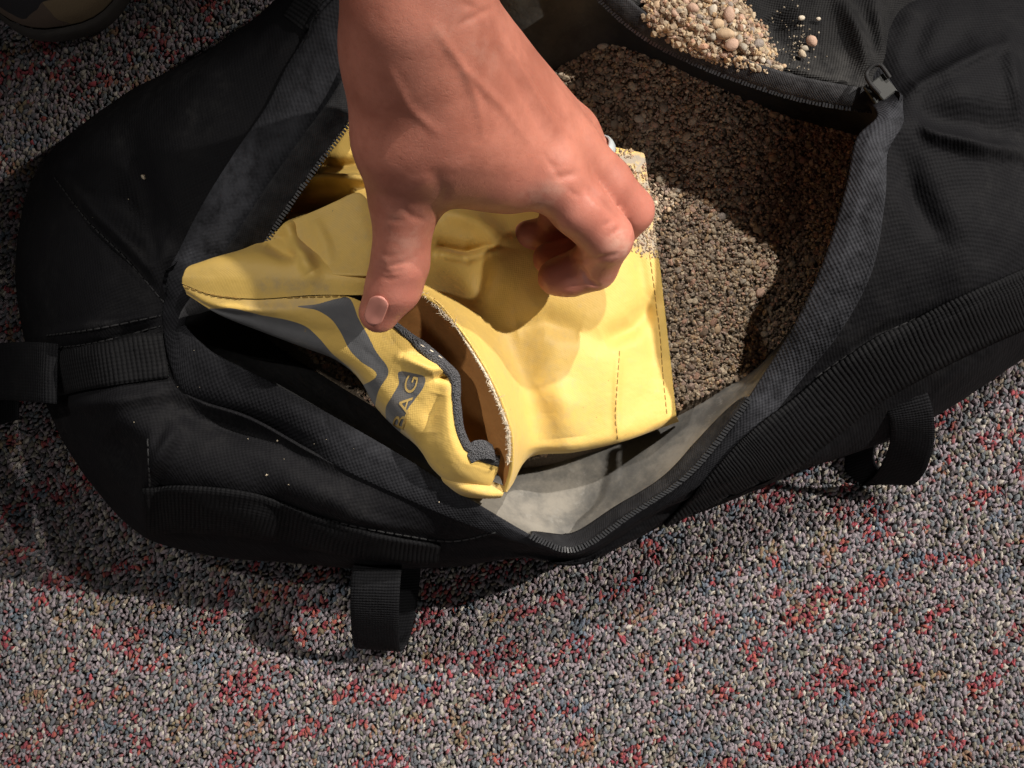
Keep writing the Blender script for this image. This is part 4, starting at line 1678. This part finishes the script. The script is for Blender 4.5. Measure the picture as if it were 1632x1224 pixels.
def surface_nets(F):
    s = F < 0
    d0, d1, d2 = F.shape
    c = [F[i:d0 - 1 + i, j:d1 - 1 + j, k:d2 - 1 + k] for i in (0, 1) for j in (0, 1) for k in (0, 1)]
    ins = sum((q < 0).astype(np.int8) for q in c)
    act = (ins > 0) & (ins < 8)
    idx = np.full(act.shape, -1, np.int64)
    ids = np.argwhere(act)
    idx[act] = np.arange(len(ids))
    cv = np.stack([q[act] for q in c], -1)
    off = np.array([(i, j, k) for i in (0, 1) for j in (0, 1) for k in (0, 1)], float)
    acc = np.zeros((len(ids), 3))
    cnt = np.zeros(len(ids))
    for a in range(8):
        for b in range(a + 1, 8):
            if np.abs(off[a] - off[b]).sum() != 1: continue
            fa, fb = cv[:, a], cv[:, b]
            m = (fa < 0) != (fb < 0)
            t = np.where(m, fa / np.where(m, fa - fb, 1), 0)
            acc += np.where(m[:, None], off[a] + t[:, None] * (off[b] - off[a]), 0)
            cnt += m
    v = ids + acc / cnt[:, None]
    faces = []
    for ax in range(3):
        o1, o2 = (ax + 1) % 3, (ax + 2) % 3
        A = np.take(s, range(s.shape[ax] - 1), ax)
        B = np.take(s, range(1, s.shape[ax]), ax)
        e = np.argwhere(A != B)
        e = e[(e[:, o1] > 0) & (e[:, o2] > 0) & (e[:, o1] < act.shape[o1]) & (e[:, o2] < act.shape[o2])]
        fl = A[tuple(e.T)]
        q = []
        for da, db in ((-1, -1), (0, -1), (0, 0), (-1, 0)):
            z = e.copy()
            z[:, o1] += da
            z[:, o2] += db
            q.append(idx[tuple(z.T)])
        q = np.stack(q, -1)
        q = np.where(fl[:, None], q, q[:, ::-1])
        faces.append(q[(q >= 0).all(1)])
    return v, np.concatenate(faces)


hv, hf = surface_nets(FA)
hv = lo + hv * H


def smooth_verts(v, f, it, lam=.5):
    e = np.concatenate([f[:, [0, 1]], f[:, [1, 2]], f[:, [2, 3]], f[:, [3, 0]]])
    for _ in range(it):
        s = np.zeros_like(v)
        c = np.zeros(len(v))
        np.add.at(s, e[:, 0], v[e[:, 1]])
        np.add.at(c, e[:, 0], 1)
        np.add.at(s, e[:, 1], v[e[:, 0]])
        np.add.at(c, e[:, 1], 1)
        v = v + lam * (s / c[:, None] - v)
    return v


hv = smooth_verts(hv, hf, 6)
fn = np.cross(hv[hf[:, 2]] - hv[hf[:, 0]], hv[hf[:, 3]] - hv[hf[:, 1]])
vn = np.zeros_like(hv)
for i in range(4):
    np.add.at(vn, hf[:, i], fn)
vn /= np.linalg.norm(vn, axis=1, keepdims=True) + 1e-12
hp = proj(hv)
facing = np.clip(vn[:, 2] * 2, 0, 1)
vis = facing * (hv[:, 2] > .09)


def skin_line(line, w, depth):
    global hv
    d, t, _ = seg_dist(hp, line)
    k = np.exp(-(d / w) ** 2) * np.sqrt(np.clip(np.sin(np.pi * np.clip(t, .02, .98)), 0, 1)) * vis
    hv = hv + vn * (depth * k)[:, None]


for line, w, dp in [
    ([(596, 415), (615, 424), (640, 420), (662, 410)], 4, -.0006), ([(598, 426), (618, 434), (642, 430)], 4, -.0005),
    ([(600, 404), (620, 410), (645, 404)], 4, -.0004), ([(606, 440), (622, 446), (640, 440)], 4, -.0004),
    ([(610, 418), (622, 429), (634, 426)], 9, .0005),
    ([(866, 244), (880, 266), (893, 284)], 4, -.0005), ([(880, 262), (895, 268)], 4, -.0003),
    ([(884, 285), (905, 280), (925, 276)], 6, -.0006),
    ([(712, 300), (708, 320), (700, 335)], 8, -.0008), ([(690, 265), (700, 300), (704, 330)], 12, -.0006),
    ([(935, 300), (960, 322), (1000, 362)], 6, -.0012),
    ([(910, 412), (945, 415), (985, 405)], 4, -.0010), ([(925, 425), (938, 448), (955, 458)], 3.5, -.0012),
    ([(650, 315), (660, 300), (690, 280)], 16, .0008),
    ([(730, 40), (760, 25), (790, 10)], 5, -.0006), ([(735, 5), (765, 15)], 6, -.0006),
    ([(805, 65), (855, 150), (895, 215)], 6, .0010), ([(790, 75), (830, 145), (868, 212)], 8, -.0007),
    ([(835, 105), (872, 162), (910, 215)], 5, -.0007),
    ([(690, 40), (740, 110), (800, 170), (850, 235)], 7, .0007), ([(735, 105), (760, 160), (770, 215)], 6, .0006), ([(620, 110), (650, 170), (700, 215)], 7, .0005),
    ([(640, 330), (655, 345), (678, 352)], 5, -.0004), ([(612, 345), (625, 352), (645, 352)], 4, -.0003),
    ([(905, 300), (915, 310), (925, 314)], 3.5, -.0004), ([(960, 362), (975, 352), (985, 345)], 3.5, -.0004), ([(970, 378), (985, 366), (995, 358)], 3.5, -.0004),
]:
    skin_line(line, w, dp)


def blob(pts, w):
    k = np.zeros(len(hv))
    for x, y in pts:
        k = np.maximum(k, np.exp(-(((hp[:, 0] - x) ** 2 + (hp[:, 1] - y) ** 2) / w ** 2)))
    return k


red = blob([(990, 380), (1020, 330), (960, 430), (890, 440), (600, 510), (640, 490), (870, 320)], 60) * .9 + blob([(660, 440), (940, 330)], 50) * .5
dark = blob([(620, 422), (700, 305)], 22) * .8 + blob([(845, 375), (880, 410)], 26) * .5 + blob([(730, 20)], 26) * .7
dust = blob([(985, 385), (998, 400)], 20) * .9 + blob([(850, 320), (880, 310)], 22) * .8 + blob([(650, 370)], 40) * .5 + blob([(760, 90), (720, 60)], 40) * .35 + blob([(960, 440)], 30) * .5
person = empty('person', P(680, 100, .19))
tag(person, 'bare left hand and wrist reaching down, thumb pinching the yellow cloth, fingers curled', 'person')
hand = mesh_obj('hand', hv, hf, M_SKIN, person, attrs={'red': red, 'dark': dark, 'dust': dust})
sub = hand.modifiers.new('sub', 'SUBSURF')
sub.levels = 1
sub.render_levels = 1
# thumbnail
BV_H = BVHTree.FromPolygons([tuple(v) for v in hv], [tuple(int(i) for i in f_) for f_ in hf])
nc = np.array([600., 494.])
nu_ = np.array([.93, .36])      # across
nl_ = np.array([-.36, .93])     # towards the tip
rowsN = []
for b_ in np.linspace(-1, 1, 13):
    row = []
    for a_ in np.linspace(-1, 1, 13):
        w_ = 15.5 * (1 - .10 * max(0, b_) ** 2) * (1 if b_ > -.6 else 1 - .45 * ((-.6 - b_) / .4) ** 2) * (1 if b_ < .5 else 1 - .35 * ((b_ - .5) / .5) ** 2)
        q = nc + nu_ * a_ * w_ + nl_ * (b_ * 21 + (1 - a_ * a_) * (-3 if b_ < 0 else 3))
        p = hit(BV_H, q[0], q[1], .0002 + .0003 * (1 - a_ * a_))
        row.append(p if p is not None else np.array(P(q[0], q[1], .14)))
    rowsN.append(row)
VN = np.array(rowsN)
nail = sheet('thumbnail', VN, M_NAIL, person, .0004, flip=True, offset=0)
child_fix(person)
nail.parent = hand
nail.matrix_parent_inverse = Matrix.Identity(4)
bpy.context.view_layer.update()

# ring on the ring finger
ca, cb = CHAINS[3][0][0], CHAINS[3][1][0]
rc_ = HP(938, 252, .1325)
axis = (cb - ca) / np.linalg.norm(cb - ca)
q = Vector(axis).to_track_quat('Z', 'Y')
prof = [(.0104, -.0020), (.0110, -.0021), (.01145, -.0014), (.0116, 0), (.01145, .0014), (.0110, .0021), (.0104, .0020), (.0102, 0)]
ang = np.linspace(0, 2 * np.pi, 64, endpoint=False)
VR = np.array([[(r_ * math.cos(t), r_ * math.sin(t), z_) for t in ang] for r_, z_ in prof + prof[:1]])
ring = mesh_obj('ring', VR, grid_faces(9, 64, True)[:, ::-1], M_RING, None)
ring.rotation_euler = q.to_euler()
ring.location = rc_
tag(ring, 'plain pale silver ring worn on the ring finger', 'ring')

# ------------------------------------------------------------------ shoe at the top left
shoe = empty('boot', P(40, -60, 0))
tag(shoe, 'camouflage cloth boot toe with rubber edge on dark carpet, top left corner', 'boot')
# toe points down-right in the picture; shoe axis runs up to the left
tip = np.array(P(122, 70, 0.0))
ax = np.array([.18, -1.0])
ax /= np.linalg.norm(ax)
sd_ = np.array([-ax[1], ax[0]])


def shoe_ring(t, z, grow=0.0):
    """outline of the shoe at height z, t runs round"""
    a = np.linspace(0, 2 * np.pi, 72, endpoint=False)
    L, Wd = .275, .058
    u = .5 - .5 * np.cos(a)                 # 0 at the toe, 1 at the heel
    w = Wd * np.sqrt(np.clip(1 - (2 * u - 1) ** 2, 0, 1)) ** .75 * (1 - .22 * u)
    s = np.sign(np.sin(a))
    cxy = -ax * (u[:, None] * L + t) + sd_ * (w * s)[:, None]
    c = -ax * L * .45
    cxy = c + (cxy - c) * (1 + grow)
    return np.c_[tip[:2] + cxy, np.full(72, z)]


rings = [shoe_ring(0, .002, -.03), shoe_ring(0, .006, .0), shoe_ring(0, .014, .0), shoe_ring(0, .017, -.02)]
Vs_ = crom(np.array(rings), 14)
sheet('sole', Vs_, M_SOLE, shoe, 0, closed_u=True)
rings = [shoe_ring(0, .015, -.022), shoe_ring(0, .032, -.025), shoe_ring(0, .050, -.11), shoe_ring(0, .060, -.36), shoe_ring(0.0, .085, -.62), shoe_ring(0, .10, -.70)]
Vu_ = crom(np.array(rings), 40)
Vu_ += (normals_of(Vu_, True) * (vnoise(Vu_, 60, 50, 2) * .0012)[..., None])
sheet('upper', Vu_, M_CAMO, shoe, .002, closed_u=True)
ank = tip[:2] - ax * .20
aa = np.linspace(0, 2 * np.pi, 48, endpoint=False)
Vk = np.array([[(ank[0] + math.cos(t) * r_, ank[1] + dy_ + math.sin(t) * r_ * 1.15, z_) for t in aa] for z_, r_, dy_ in ((.075, .050, .0), (.12, .052, .0), (.20, .058, .004), (.30, .064, .010), (.40, .066, .020), (.46, .066, .026))])
Vk = crom(Vk, 40)
Vk += (normals_of(Vk, True) * (vnoise(Vk, 50, 52, 2) * .002)[..., None])
sheet('shade_shaft', Vk, M_CAMO, shoe, .003, closed_u=True)  # unseen tall shaft, added to cast shade on the top-left carpet
child_fix(shoe)
